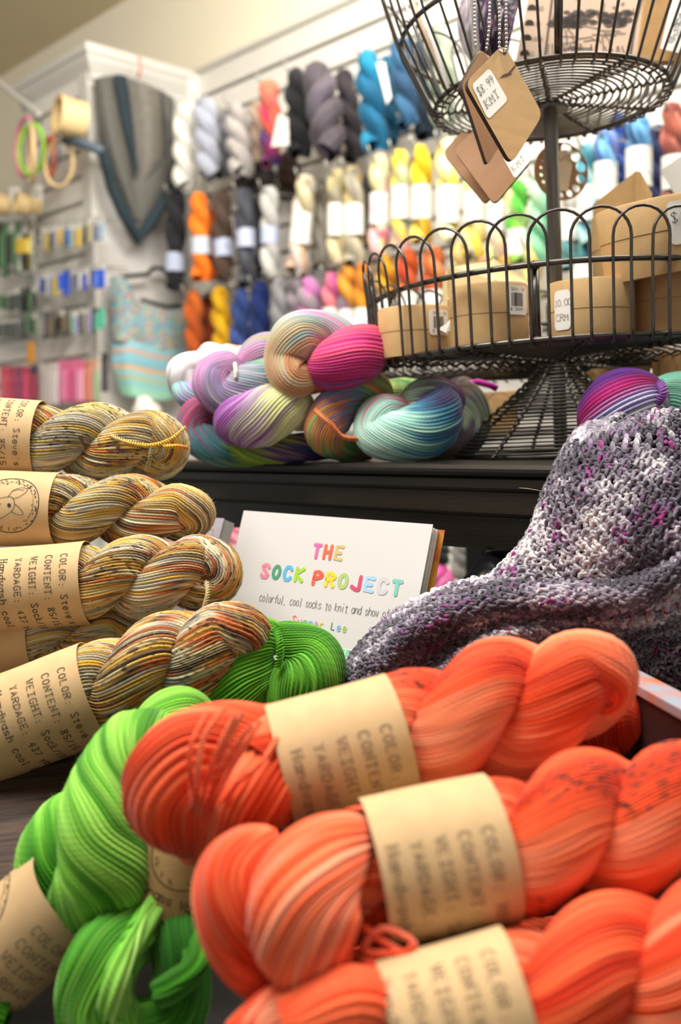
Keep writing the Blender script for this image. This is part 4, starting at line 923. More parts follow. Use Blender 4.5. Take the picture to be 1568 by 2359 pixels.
k = Ink(lambda x, y: R2(985 + x * 4000 * 0, 0, 1) if False else R2(966 + y * 4300, 2124 + x * 4300, .5446), .01)
k.text(.000, .001, '.99', .0085, .0008, .0040, serif=True); k.build('lettering', INK, st)

for i, pp_ in enumerate([[(540, 1650, .503), (500, 1730, .498), (472, 1810, .498), (460, 1880, .52)], [(580, 1670, .508), (535, 1730, .503), (500, 1800, .502), (470, 1880, .52)], [(560, 1640, .505), (520, 1720, .50), (490, 1800, .50), (468, 1880, .52)], [(600, 1660, .515), (550, 1740, .505), (510, 1810, .505), (475, 1885, .525)], [(520, 1630, .51), (470, 1700, .497), (455, 1790, .495), (455, 1880, .52)], [(480, 1640, .515), (440, 1720, .50), (440, 1800, .498), (450, 1880, .52)], [(640, 1700, .53), (600, 1760, .515), (540, 1810, .51), (490, 1880, .525)]]):
    thread([(x, y, d + .015) for x, y, d in pp_], .0012, ['fb8258', 'ea4c1e'], 'loose_strand', R1[0], i)
# ------------------------------------------------------------------ box holding the red skeins, boards under the stacks
BOXI = mat('dark_red_board', '3a1512', .6, var=.3, vscale=20)
BOXR = mat('worn_blue_grey_paint', '8494a6', .45, var=.5, vscale=40, color2='b8653a', bump=.2, bscale=300)
floor_z = .845
def wallpan(a, b, z0, m, th=.012, name='side_panel', parent=None):
    mb = MB(); n = (b - a).cross(Vector((0, 0, 1))).normalized(); a2 = a.copy(); b2 = b.copy(); a2.z = b2.z = z0
    mb.prism([a, b, b2, a2], n, th); return mb.build(name, m, parent)
cB = R2(1418, 1560, .70); cR = R2(1820, 1870, .50); cL = R2(640, 1900, .74)
cB.z = cR.z = cL.z = cB.z
base_z = .80
box_t = thing('display_box', 'dark red open box with worn blue grey rim holding the coral skeins', 'box', Vector((cB.x, cB.y, base_z)))
wallpan(cB, cR, base_z, BOXI, .008, 'side_panel', box_t)
wallpan(cL - Vector((0, 0, .07)), cB - Vector((0, 0, .07)), base_z, BOXI, .008, 'back_panel', box_t)
mb = MB()
for a, b_ in ((cB, cR),):
    d_ = (b_ - a).normalized(); n_ = Vector((d_.y, -d_.x, 0)); n_ = n_ if n_.x > 0 else -n_
    mb.prism([a - n_ * .003 + Vector((0, 0, .004)), b_ - n_ * .003 + Vector((0, 0, .004)), b_ + n_ * .017 + Vector((0, 0, .004)), a + n_ * .017 + Vector((0, 0, .004))], Vector((0, 0, 1)), .006)
mb.build('rim', BOXR, box_t)
mb = MB(); fl = [cB, cR, cR - (cB - cL), cL]; fl = [Vector((p.x, p.y, base_z)) for p in fl]; mb.prism(fl, Vector((0, 0, 1)), .01); mb.build('box_bottom', BOXI, box_t)
WOOD = mat('weathered_dark_board', '4a3220', .75, var=.55, vscale=16, stretch=(1, 14, 14), bump=.6, bscale=26, color2='110b07')
# grain runs along x in object space: board laid in front of and under the left stack
def rot_board(c, size, ang, tilt, m, name, parent=None):
    mb = MB(); mb.box((0, 0, 0), size, bev=.004); o = mb.build(name, m, None); o.matrix_world = Matrix.Translation(c) @ Matrix.Rotation(ang, 4, 'Z') @ Matrix.Rotation(tilt, 4, 'X')
    if parent:
        mw = o.matrix_world.copy(); o.parent = parent; o.matrix_parent_inverse = parent.matrix_basis.inverted(); o.matrix_basis = mw
    return o
bp0 = R2(90, 1800, .80)
board = thing('wooden_crate', 'weathered dark wooden boards under the ochre skeins at the left', 'crate', Vector((bp0.x, bp0.y, .8)))
for i, (px, py, d, dz) in enumerate(((-40, 1742, .825, 0), (-40, 1850, .755, .0), (-40, 1995, .70, .0))):
    c = R2(px, py, d); rot_board(c, (.30, .066, .018), math.radians(14 + i), math.radians(38), WOOD, 'board', board)
# support under everything, seen only as darkness
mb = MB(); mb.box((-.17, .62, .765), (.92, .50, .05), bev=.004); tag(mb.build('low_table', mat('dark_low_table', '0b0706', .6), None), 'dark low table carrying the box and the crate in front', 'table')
# ------------------------------------------------------------------ colourful skeins stacked on the dark table
def vari(cols, rate, off=0., st=.35, jit=.25, br=.12, cyc=True): return dye_fn(cols, rate, off, st + .35, 18, .03, jit + .45, 0, bright=.2, cyclic=cyc)
M_ = {}
M_['big'] = tube_skein('yarn_skein', 'pastel and magenta skein on top of the stacked colourful ones', [
    dict(pts=[(800, 830, 1.10, 60), (775, 785, 1.08, 52), (735, 765, 1.07, 50), (685, 780, 1.06, 58), (662, 830, 1.06, 52), (680, 870, 1.055, 48), (715, 862, 1.06, 30), (728, 842, 1.08, 14)], N=46, dye=vari(['b888bc', 'c894b8', '94aca8', 'c4b898', 'c8a884', 'c08a62', 'b8845c'], 34., 0., .5), twist=20, seed=101),
    dict(pts=[(722, 848, 1.08, 14), (745, 850, 1.055, 46), (790, 832, 1.045, 64), (835, 810, 1.06, 60), (868, 790, 1.09, 40)], N=46, dye=dye_fn(['d8487c', 'd03a84', 'b82a70', '9c2468', '6a4a98', 'b83078', 'e06a7a', 'e08a70', 'd85a68'], 5., 2., .8, 18, .03, .9, bright=.22, jr=9.), twist=22, seed=102),
    dict(pts=[(690, 892, 1.09, 20), (740, 870, 1.07, 34), (800, 850, 1.06, 40), (850, 850, 1.08, 30)], N=30, dye=vari(['e06a5a', 'e88a70', 'd84a6a'], 30.), twist=14, seed=103)])
M_['back'] = tube_skein('yarn_skein', 'white and pale lilac skein peeping behind the magenta one', [
    dict(pts=[(760, 790, 1.20, 30), (800, 778, 1.20, 40), (850, 780, 1.20, 40)], N=30, dye=vari(['e8e4ee', 'c8c0e0', 'f0e8ec', 'b8b8dc'], 30.), twist=30, seed=104)])
M_['left'] = tube_skein('yarn_skein', 'lilac to green skein second from the left, tie in its notch', [
    dict(pts=[(660, 880, 1.16, 40), (645, 820, 1.14, 42), (600, 812, 1.13, 40), (560, 850, 1.13, 30), (545, 850, 1.14, 14)], N=40, dye=vari(['78988c', 'a8a468', 'ac98bc', 'c890b4', '988aa0'], 34.), twist=22, seed=105),
    dict(pts=[(544, 846, 1.13, 14), (520, 850, 1.115, 46), (498, 880, 1.105, 56), (520, 910, 1.10, 50), (575, 905, 1.10, 66), (625, 880, 1.115, 56), (660, 870, 1.14, 40)], N=48, dye=vari(['a886ac', 'b080a8', '847a9c', 'a09caa', '6a8c94', '86ae80', '5e6286', '486478'], 38.), twist=26, seed=106)])
thread([(541, 838, 1.09), (543, 856, 1.075), (542, 872, 1.07)], .0016, ['e8e0d0', 'd8d0c0'], 'tie_thread', M_['left'])
M_['white'] = tube_skein('yarn_skein', 'white and mint skein at the left end of the colourful stack', [
    dict(pts=[(500, 900, 1.20, 40), (440, 890, 1.20, 44), (420, 855, 1.19, 34), (455, 840, 1.20, 30), (500, 850, 1.21, 30)], N=36, dye=vari(['a8d8c8', 'e8e4e6', 'f0e8ec', 'e0d0e0', 'f4f0f0'], 30.), twist=26, seed=107),
    dict(pts=[(410, 880, 1.19, 20), (440, 912, 1.18, 32), (500, 915, 1.18, 30)], N=30, dye=vari(['8ac0b8', '9a90b8', 'b08ab8', '6a9aa0'], 30.), twist=26, seed=108)])
M_['frill'] = tube_skein('yarn_skein', 'white and peach skein with ruffled strands behind the lilac one', [
    dict(pts=[(440, 850, 1.24, 26), (480, 830, 1.24, 30), (530, 825, 1.24, 26), (575, 825, 1.24, 24)], N=20, dye=vari(['f6eeee', 'f2dcd8', 'f0b088', 'f4e4e4'], 20.), twist=60, seed=109, loose=2., wander=.4)])
M_['rose'] = tube_skein('yarn_skein', 'dusty rose to teal skein at the lower left of the colourful stack', [
    dict(pts=[(560, 955, 1.16, 30), (500, 950, 1.15, 36), (455, 955, 1.14, 38), (448, 1000, 1.135, 40), (500, 1030, 1.13, 42), (560, 1035, 1.13, 40), (640, 1030, 1.13, 36)], N=42, dye=vari(['c88898', 'b87890', '983a60', '507e8c', '4a7e84', '8aa83a', '7ab04a', '6a4a8a', '3a3a7a'], 34., 0., .4), twist=22, seed=110)])
M_['purple'] = tube_skein('yarn_skein', 'purple and pale lime skein in the middle of the lower row', [
    dict(pts=[(535, 1010, 1.10, 24), (545, 975, 1.085, 56), (600, 962, 1.07, 66), (655, 940, 1.07, 56), (690, 935, 1.085, 36), (680, 975, 1.10, 30)], N=48, dye=vari(['9858a4', 'a05aac', 'b8a8b8', 'd0d494', 'd8dcb4', 'c8ce8c', 'c86a84', 'b04a70', 'a89858'], 38., 0., .35), twist=-30, seed=111)])
M_['lime'] = tube_skein('yarn_skein', 'green and navy skein lying beneath the purple and lime one', [
    dict(pts=[(540, 1030, 1.11, 20), (590, 1038, 1.10, 28), (650, 1036, 1.10, 32), (710, 1030, 1.11, 34), (760, 1030, 1.13, 26)], N=36, dye=vari(['5a9a28', '98a840', '5a3a7a', '2a4a8a', '2a3a78', '4a8a4a'], 26., 0., .35), twist=30, seed=112)])
M_['orange'] = tube_skein('yarn_skein', 'rainbow skein with orange tie strand standing in the gap', [
    dict(pts=[(860, 960, 1.12, 30), (865, 905, 1.10, 42), (815, 905, 1.085, 44), (770, 945, 1.07, 50), (745, 995, 1.065, 44), (770, 1030, 1.08, 30), (820, 1030, 1.10, 24)], N=46, dye=vari(['c85050', 'd87a58', 'e0906a', '9ab060', '6a98a0', '8a78a0', 'd88848', '7ab070', '5a9a58'], 40., 1., .5), twist=30, seed=113),
    dict(pts=[(760, 1030, 1.10, 24), (800, 1038, 1.10, 26), (850, 1036, 1.11, 24)], N=30, dye=vari(['4a8a40', '7a9a40', '8a4a58', '3a6a4a'], 40.), twist=20, seed=114)])
thread([(726, 945, 1.04), (760, 975, 1.025), (790, 1008, 1.03), (838, 1012, 1.05)], .002, ['e08a50', 'd87a48'], 'tie_thread', M_['orange'])
M_['red2'] = tube_skein('yarn_skein', 'mint and pink skein at the right end of the lower row by the stand', [
    dict(pts=[(950, 950, 1.10, 18), (935, 955, 1.08, 40), (880, 965, 1.06, 56), (868, 1000, 1.05, 50), (920, 1005, 1.04, 58), (985, 985, 1.04, 66), (1010, 940, 1.06, 52), (985, 915, 1.09, 44)], N=50, dye=vari(['d8608a', 'e07890', 'd06888', 'a0c8bc', 'b0d4c8', '90c0b4', '3a7a98', '4a4a78', '4a4468', '58506a', '6a6478', '8a9a90'], 40., .5, .4), twist=24, seed=115),
    dict(pts=[(942, 952, 1.09, 14), (960, 930, 1.075, 44), (1000, 915, 1.07, 46), (1040, 930, 1.09, 40)], N=40, dye=vari(['d8c0b8', '9ab8a0', '6a5a7a', 'b03a6a', '4a4468'], 40., 0.), twist=24, seed=116)])
M_['dim'] = tube_skein('yarn_skein', 'dusky grey green skein in the shade behind the mint and pink one', [
    dict(pts=[(1060, 900, 1.22, 36), (1085, 940, 1.17, 40), (1080, 1000, 1.13, 40), (1030, 1035, 1.10, 34), (960, 1040, 1.11, 30)], N=40, dye=vari(['5a4a52', '6a5a3e', '5a5060', '6a8070', '8a9a88', '4a4058'], 40.), twist=-24, seed=117)])
M_['redsm'] = tube_skein('yarn_skein', 'lime green and red skein peeping between two skeins under the basket', [
    dict(pts=[(880, 905, 1.17, 26), (915, 900, 1.16, 28), (960, 905, 1.16, 30)], N=30, dye=vari(['8ab04a', 'a8c070', '5a9a70', 'c04058'], 40.), twist=24, seed=118)])
# right: violet and mint skeins behind the knitted scarf
M_['violet'] = tube_skein('yarn_skein', 'magenta violet and teal skein right of the stand behind the scarf', [
    dict(pts=[(1362, 1000, .98, 30), (1388, 960, .96, 62), (1428, 930, .95, 76), (1475, 925, .96, 66), (1512, 960, .98, 40)], N=44, dye=dye_fn(['c02888', 'b02a90', '6a3aa0', '8a3aa0', 'c82a80', 'a8a0d8', 'e8e4f0', '5aa8a0', '8ad0c0', 'eeeaf0', 'c85aa0', '4a9aa0'], 6., 3., .35, 18, .04, .4, bright=.2, jr=12.), twist=6, seed=119)])
M_['mint'] = tube_skein('yarn_skein', 'mint green skein at the right edge behind the scarf', [
    dict(pts=[(1500, 990, .98, 40), (1530, 930, .97, 56), (1590, 920, .97, 62), (1640, 950, .98, 60)], N=44, dye=vari(['6ac0a0', '8ad8bc', 'a8e0cc', '7acdb0'], 34., 0., .3), twist=36, seed=120)])
thread([(1512, 930, .93), (1528, 905, .925), (1518, 880, .93)], .003, ['9a5ab0', 'b078c8'], 'tie_thread', M_['mint'])

# ------------------------------------------------------------------ three-tier wire stand
sb = tz(1292, 1050); sb = CAMPOS + (R2(1292, 1040, 1.0) - CAMPOS) * 1.13; sb.z = TZ
SM = Matrix.Translation(sb) @ Matrix.Rotation(math.radians(-1.6), 4, 'Y')
stand = thing('wire_stand', 'three-tier dark wire display stand with a steel pole on the black table', 'display stand', sb)
TLT = Matrix.Rotation(math.radians(-2.2), 3, 'X')
def sw(p):
    v = Vector(p)
    if v.z > .09: t_ = Vector((v.x, v.y, 0)); v = TLT @ t_ + Vector((0, 0, v.z))
    return SM @ v
def ringp(R, z, n=72, a0=0.): return [sw((R * math.cos(a0 + 2 * math.pi * i / n), R * math.sin(a0 + 2 * math.pi * i / n), z)) for i in range(n)]
H1, H2, H3 = .108, .177, .222       # middle basket floor, hoop, arch tops
RB = .204
mb = MB(); mb.tube([sw((0, 0, .0)), sw((0, 0, .388))], .0078, 16); mb.build('pole', STEEL, stand, angle=.7)
mb = MB(); mb.lathe([(.0001, .380), (.02, .380), (.02, .383), (.0095, .385), (.0095, .392), (.0001, .392)], 24, SM); mb.build('collar', STEEL, stand, angle=.6)
mb = MB(); mb.tube(ringp(.118, .0035), .0034, 8, closed=True); mb.build('foot_ring', WIRE, stand, True)
# cone of rings under the middle basket
nb = 25
for i in range(nb):
    t = (i + 1) / nb; R = .118 * (1 - t) ** 1.15 + .020; z = .004 + (H1 - .012) * t
    mb = MB(); mb.tube(ringp(R, z, 48), .0011, 5, closed=True); mb.build('cone_ring', WIRE, stand, True)
for k_ in range(8):
    a = k_ * math.pi / 4 - math.pi / 2 + .05; mb = MB(); pts = []
    for i in range(60):
        t = i / 59; R = .118 * (1 - t) ** 1.15 + .020; z = .004 + (H1 - .012) * t
        pts.append(sw(((R + .0016 * math.cos(i * 1.6)) * math.cos(a + .0), (R + .0016 * math.cos(i * 1.6)) * math.sin(a), z + .0016 * math.sin(i * 1.6))))
    mb.tube(pts, .0022, 5); mb.build('cone_spoke', WIRE, stand, True)
def disc(R, z, n, nsp, rise=0., wr=.0012, nm='floor', RC=.0):
    for i in range(n):
        f = (i + 1) / (n + 1); mb = MB(); mb.tube(ringp(RC + (R - RC) * f, z + rise * (1 - f), 56), wr, 5, closed=True); mb.build(nm + '_ring', WIRE, stand, True)
    for k_ in range(nsp):
        a = 2 * math.pi * (k_ + .35) / nsp; mb = MB(); pts = []
        for i in range(50):
            f = i / 49; r_ = .010 + (R - .010) * f; w1 = .0018 * math.sin(i * 1.9)
            pts.append(sw((r_ * math.cos(a) - w1 * math.sin(a), r_ * math.sin(a) + w1 * math.cos(a), z - .0018 + rise * (1 - f) + .0018 * math.cos(i * 1.9))))
        mb.tube(pts, .0019, 5); mb.build(nm + '_spoke', WIRE, stand, True)
disc(RB, H1, 17, 10, 0., .0012, 'basket_floor')
disc(.126, .390, 16, 9, 0., .00125, 'top_floor')
def basket(R0, z0, Rm, zm, Rt, zt, n, wide, wr, rim_r, nm, a0=0.):
    # hoops
    mb = MB(); mb.tube(ringp(R0, z0, 96), rim_r, 8, closed=True); mb.build(nm + '_bottom_hoop', WIRE, stand, True)
    mb = MB(); mb.tube(ringp(Rm, zm, 96), rim_r, 8, closed=True); mb.build(nm + '_middle_hoop', WIRE, stand, True)
    Rf = lambda z: (R0 + (Rm - R0) * (z - z0) / (zm - z0)) if z < zm else (Rm + (Rt - Rm) * (z - zm) / (zt - zm))
    hw = wide / 2
    zs = zt - hw * Rt * .95
    for k_ in range(n):
        a = a0 + 2 * math.pi * k_ / n; pts = []; side = []
        o_ = rim_r + wr + (.0004 if k_ % 2 else .0)
        for z in np.linspace(z0 - .004, zs, 9): side.append((hw, z))
        arc = [(hw * math.cos(q), zs + (zt - zs) * math.sin(q)) for q in np.linspace(0, math.pi, 13)][1:-1]
        prof = [(hw * .98, z0 - .006, -.0055)] + [(h_, z, o_) for h_, z in side] + [(h_, z, o_) for h_, z in arc] + [(-h_, z, o_) for h_, z in side[::-1]] + [(-hw * .98, z0 - .006, -.0055)]
        for h_, z, oo in prof:
            r_ = Rf(z) + oo; skew = .0
            pts.append(sw((r_ * math.cos(a + h_ + skew), r_ * math.sin(a + h_ + skew), z)))
        mb = MB(); mb.tube(pts, wr, 6); mb.build(nm + '_arch', WIRE, stand, True)
basket(RB, H1, RB + .002, H2, RB + .006, H3, 35, 2 * math.pi / 35 * 1.45, .00155, .0029, 'basket', a0=-math.pi / 2 - .02)
basket(.126, .390, .160, .462, .181, .535, 24, 2 * math.pi / 24 * 1.42, .00155, .0026, 'top_basket', a0=.06)
for a in (-1.88, -2.78, -.83, .22, 1.27, 2.32):
    mb = MB(); R = RB - .004; mb.tube([sw((R * math.cos(a), R * math.sin(a), z)) for z in (H1, H2)], .0038, 8)
    for z in (H1, H2): mb.ball(sw((R * math.cos(a), R * math.sin(a), z)), .0052)
    mb.build('post', WIRE, stand, True)
mb = MB(); a = -1.72; mb.tube([sw((.124 * math.cos(a), .124 * math.sin(a), .390)), sw((.158 * math.cos(a), .158 * math.sin(a), .462))], .0032, 8); mb.build('post', WIRE, stand, True)

# ------------------------------------------------------------------ kraft boxes in the middle basket
KB = mat('kraft_board_box', 'c9a673', .75, bump=.15, bscale=800, var=.08, vscale=90)
KBL = mat('pale_kraft_board', 'e6cf9c', .75, bump=.1, bscale=800, var=.05, vscale=60)
def ground(px, py, z):
    r = R2(px, py, 1.0) - CAMPOS; return CAMPOS + r * ((z - CAMZ) / r.z)
FZ = TZ + H1 + .004
def round_box(cx, d, rpx, ytop, ybot, desc, tilt=None, seam=.5, rest=True):
    cb = R2(cx, ybot, d); r = rpx * d / FPX
    if rest: l_ = SM.inverted() @ cb; cb.z = sw((l_.x, l_.y, H1)).z + .0035
    ct = R2(cx, ytop, d); h = ct.z - cb.z
    M = Matrix.Translation(cb) @ (tilt or Matrix.Rotation(math.radians(-1), 4, 'Y'))
    mb = MB(); mb.lathe([(.0001, 0), (r * .985, 0), (r * .99, .001), (r * .99, h * seam - .0006), (r * .97, h * seam)], 56, M)
    o = mb.build('round_box', KB, None, angle=.6); tag(o, desc, 'box', None)
    mb = MB(); mb.lathe([(r * .97, h * seam - .0002), (r, h * seam + .0002), (r, h - .0025), (r - .001, h - .0004), (r - .003, h - .0014), (.0001, h - .0016)], 56, M); mb.build('lid', KB, o, angle=.6)
    mf = lambda x, z, rr=r + .0004, M=M: M @ Vector((rr * math.sin(x / r), -rr * math.cos(x / r), z))
    return o, mf, r, h
def label_on(o, mf, x0, x1, z0, z1, m=STICKER, rad=.004, skew=0.):
    pts = []
    for cx, cz, a0 in ((x1 - rad, z1 - rad, 0), (x0 + rad, z1 - rad, 90), (x0 + rad, z0 + rad, 180), (x1 - rad, z0 + rad, 270)):
        for q in range(4): a = math.radians(a0 + q * 30); pts.append((cx + rad * math.cos(a), cz + rad * math.sin(a)))
    mb = MB(); n = 12; v = []; f = []
    # vertical slices that follow the curve
    def span(x):
        lo, hi = z0, z1
        dx = min(x - x0, x1 - x)
        if dx < rad: k_ = rad - math.sqrt(max(0, rad * rad - (rad - dx) ** 2)); lo += k_; hi -= k_
        return lo, hi
    xs = sorted(set([x0, x0 + rad * .3, x0 + rad, x1 - rad, x1 - rad * .3, x1] + [x0 + (x1 - x0) * i / n for i in range(1, n)]))
    for x in xs:
        lo, hi = span(x); v += [mf(x, lo + skew * x), mf(x, hi + skew * x)]
    f = [(2 * i, 2 * i + 2, 2 * i + 3, 2 * i + 1) for i in range(len(xs) - 1)]
    mb.add(v, f); return mb.build('label', m, o, True)
def barcode(mf, o, x0, x1, z0, z1, seed):
    rnd = random.Random(seed); k_ = Ink(lambda x, y: mf(x, y) + (CAMPOS - mf(x, y)).normalized() * .0002, .01); x = x0
    while x < x1:
        w_ = rnd.choice([.0004, .0007, .0011]); k_.fill([(x, z0), (x + w_, z0), (x + w_, z1), (x, z1)]); x += w_ + rnd.choice([.0004, .0007])
    k_.text(x0, z1 + .002, 'SKU: CM', .0028, .0004, .0028); k_.text(x0 - .001, z0 - .004, '8 5000 2', .0026, .0004, .0028)
    k_.build('barcode', INK, o)
b1 = round_box(957, 1.06, 83, 712, 862, 'round kraft box with torn barcode label at the far left of the basket')
lb = label_on(b1[0], b1[1], .012, .040, .020, .046); barcode(b1[1], lb, .0175, .030, .027, .039, 1)
mb = MB(); mb.add([b1[1](.022, .026, b1[2] + .001), b1[1](.030, .022, b1[2] + .004), b1[1](.040, .026, b1[2] + .005), b1[1](.041, .038, b1[2] + .004), b1[1](.034, .032, b1[2] + .002)], [(0, 1, 2, 3, 4)]); mb.build('torn_flap', STICKER, lb)
b2 = round_box(1128, 1.00, 90, 662, 828, 'round kraft box with barcode label second from the left in the basket')
lb = label_on(b2[0], b2[1], .012, .040, .028, .056); barcode(b2[1], lb, .017, .032, .036, .049, 2)
b3 = round_box(1362, .99, 97, 652, 800, 'round kraft box with a ten dollar label just right of the pole')
lb = label_on(b3[0], b3[1], -.050, -.030, .010, .048)
k = Ink(lambda x, y: b3[1](x, y, b3[2] + .0007), .002); k.text(-.049, .033, '10.00', .0062, .0005, .0042, serif=True); k.text(-.047, .019, 'CRM', .0062, .0005, .0052, serif=True); k.build('lettering', INK_SOFT, lb)
b4 = round_box(1560, 1.00, 100, 612, 790, 'round kraft box at the right edge under the tilted one')
TL = Matrix.Rotation(math.radians(-9), 4, 'Y') @ Matrix.Rotation(math.radians(4), 4, 'X')
b5 = round_box(1520, .975, 124, 470, 636, 'large round kraft box with price label lying tilted on top', TL, seam=.55, rest=False)
lb = label_on(b5[0], b5[1], -.004, .045, .024, .063); k = Ink(lambda x, y: b5[1](x, y, b5[2] + .0007), .002)
k.text(-.001, .044, '$10.00', .0085, .0006, .0078, serif=True); k.text(.008, .029, 'CRM', .0085, .0006, .0088, serif=True); k.build('lettering', INK, lb)
b6 = round_box(1450, 1.12, 84, 500, 660, 'round kraft box standing behind the tilted one', rest=False)
b6b = round_box(1450, 1.12, 84, 662, 800, 'round kraft box in the shade beneath the one behind the pole')
# folded kraft carton above
def poly_box(pts, d0, th, m, name, desc, cat):
    mb = MB(); mb.prism([R2(x, y, d0 + dd) for x, y, dd in pts], -CF, th); o = mb.build(name, m, None); return tag(o, desc, cat)
c1 = poly_box([(1366, 470, 0), (1462, 396, .01), (1468, 480, .01), (1370, 560, 0)], 1.16, .002, KB, 'kraft_carton', 'folded kraft carton with a pointed flap behind the round boxes', 'carton')
mb = MB(); mb.prism([R2(1462, 394, 1.17), R2(1475, 396, 1.165), R2(1502, 446, 1.16), R2(1498, 480, 1.16), R2(1462, 480, 1.17)], -CF, .002); mb.build('flap', KB, c1)
c2 = poly_box([(1030, 620, 0), (1136, 594, .04), (1190, 628, .02), (1240, 700, 0), (1244, 780, 0), (1030, 780, 0)], 1.08, .05, KBL, 'cream_box', 'pale cream carton standing behind the left round boxes', 'box')
mb = MB(); mb.prism([R2(1040, 612, 1.075), R2(1136, 596, 1.10), R2(1236, 660, 1.075), R2(1240, 690, 1.07), R2(1140, 645, 1.07), R2(1030, 690, 1.075)], -CF, .002); mb.build('lid_flap', KBL, c2)
mb = MB(); mb.prism([R2(1210, 735, 1.02), R2(1250, 750, 1.02), R2(1248, 775, 1.02), R2(1210, 772, 1.02)], -CF, .0005); tag(mb.build('paper_label', STICKER), 'small white paper label low in front of the cream carton', 'label')
# white banded skein seen behind the box, left edge of basket
# magenta clip and kraft packages below the middle basket
mb = MB(); mb.prism([R2(1110, 905, 1.26), R2(1190, 900, 1.26), R2(1195, 1000, 1.24), R2(1110, 1010, 1.24)], -CF, .02); pk = mb.build('kraft_packet', KRAFT_D); tag(pk, 'kraft packet with round emblem in the shade behind the skeins', 'packet')
k = Ink(lambda x, y: R2(1150 + x, 935 + y, 1.217), .01); k.line([(30 * math.cos(a / 4), 30 * math.sin(a / 4)) for a in range(26)], 1.2); k.line([(22 * math.cos(a / 4), 22 * math.sin(a / 4)) for a in range(12)], 1.2); k.build('round_emblem', INK, pk)
mb = MB(); mb.tube([R2(x, y, 1.2) for x, y in ((1075, 885), (1100, 880), (1130, 888), (1145, 896))], .004, 8); tag(mb.build('magenta_clip', mat('magenta_gloss', 'c818b0', .25), None, True), 'glossy magenta clip under the middle basket', 'clip')
mb = MB(); mb.prism([R2(1362, 850, 1.12), R2(1498, 842, 1.12), R2(1494, 960, 1.12), R2(1362, 960, 1.12)], -CF, .03); tag(mb.build('kraft_packet', KRAFT_D), 'kraft carton standing behind the violet skein', 'packet')
mb = MB(); mb.prism([R2(1520, 800, 1.14), R2(1620, 800, 1.14), R2(1620, 960, 1.14), R2(1520, 960, 1.14)], -CF, .03); tag(mb.build('kraft_packet', KRAFT_D), 'shaded kraft carton at the right edge under the basket', 'packet')

# ------------------------------------------------------------------ wooden tags on ball chains
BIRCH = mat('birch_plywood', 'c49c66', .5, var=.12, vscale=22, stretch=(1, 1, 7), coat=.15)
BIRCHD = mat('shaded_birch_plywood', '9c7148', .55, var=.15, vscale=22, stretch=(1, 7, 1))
BURNT = mat('laser_burnt_edge', '2b1a12', .8)
CHROME = mat('nickel_ball_chain', 'c9c7c4', .18, metal=1.)
def plate(cor, d0, f, th, m, name, desc, cat, rad=16, hole=None):
    """rounded plate through 4 pixel corners; f = its facing normal in camera axes (right, up, back)"""
    n = (CR * f[0] + CU * f[1] - CF * f[2]).normalized(); p0 = R2(sum(c[0] for c in cor) / 4, sum(c[1] for c in cor) / 4, d0)
    C = [Vector((c[0], c[1])) for c in cor]; pts = []
    for i in range(4):
        p, a, b_ = C[i], C[i - 1], C[(i + 1) % 4]; u = (a - p).normalized() * rad; v_ = (b_ - p).normalized() * rad
        for q in range(7):
            t = q / 6; pts.append((p + u) * (1 - t) ** 2 + p * 2 * t * (1 - t) + (p + v_) * t * t)
    W_ = [on_plane(q.x, q.y, p0, n) for q in pts]
    mb = MB(); k_ = len(W_); mb.add(W_ + [q - n * th for q in W_], [tuple(range(k_)), tuple(reversed(range(k_, 2 * k_)))]); o = mb.build(name, m); tag(o, desc, cat)
    mb = MB(); mb.add(W_ + [q - n * th for q in W_], [(i, i + k_, (i + 1) % k_ + k_, (i + 1) % k_) for i in range(k_)]); mb.build('burnt_edge', BURNT, o)
    mp = lambda x, y, off=.0003: on_plane(x, y, p0 + n * off, n)
    if hole:
        mb = MB(); mb.add([mp(hole[0] + 5 * math.cos(a / 12 * 6.283), hole[1] + 7 * math.sin(a / 12 * 6.283)) for a in range(12)], [tuple(range(12))]); mb.build('hole', BURNT, o)
    return o, mp, n
t3, _, _ = plate([(1103, 113), (1135, 135), (1130, 300), (1056, 205)], .955, (.55, .1, .83), .004, BIRCH, 'wooden_tag', 'rearmost wooden tag on a ball chain, mostly hidden at the left', 'tag', 12)
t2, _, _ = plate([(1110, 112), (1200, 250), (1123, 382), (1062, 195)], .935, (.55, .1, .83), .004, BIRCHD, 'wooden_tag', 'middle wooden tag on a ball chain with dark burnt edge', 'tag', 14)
t1, m1, n1 = plate([(1160, 100), (1250, 264), (1178, 378), (1071, 190)], .90, (.5, .1, .86), .0045, BIRCH, 'wooden_tag', 'front wooden tag with a white price label and dark knot mark', 'tag', 22, hole=(1162, 119))
# label on the front tag, axes in the plate
def quad_map(mp, c00, c10, c11, c01):
    def fn(x, y):
        px = c00[0] * (1 - x) * (1 - y) + c10[0] * x * (1 - y) + c11[0] * x * y + c01[0] * (1 - x) * y
        py = c00[1] * (1 - x) * (1 - y) + c10[1] * x * (1 - y) + c11[1] * x * y + c01[1] * (1 - x) * y
        return mp(px, py)
    return fn
def rrect(fn, o, m=STICKER, r=.12, asp=1.):
    pts = []
    for cx, cy, a0 in ((1 - r, 1 - r * asp, 0), (r, 1 - r * asp, 90), (r, r * asp, 180), (1 - r, r * asp, 270)):
        for q in range(5): a = math.radians(a0 + q * 22.5); pts.append(fn(cx + r * math.cos(a), cy + r * asp * math.sin(a)))
    mb = MB(); mb.add(pts, [tuple(range(len(pts)))]); return mb.build('label', m, o)
q = ((1124, 276), (1170, 230), (1127, 156), (1086, 196))          # bottom-left, bottom-right, top-right, top-left
lb = rrect(quad_map(lambda x, y: m1(x, y, .0004), *q), t1)
k = Ink(quad_map(lambda x, y: m1(x, y, .0008), *q), .05)
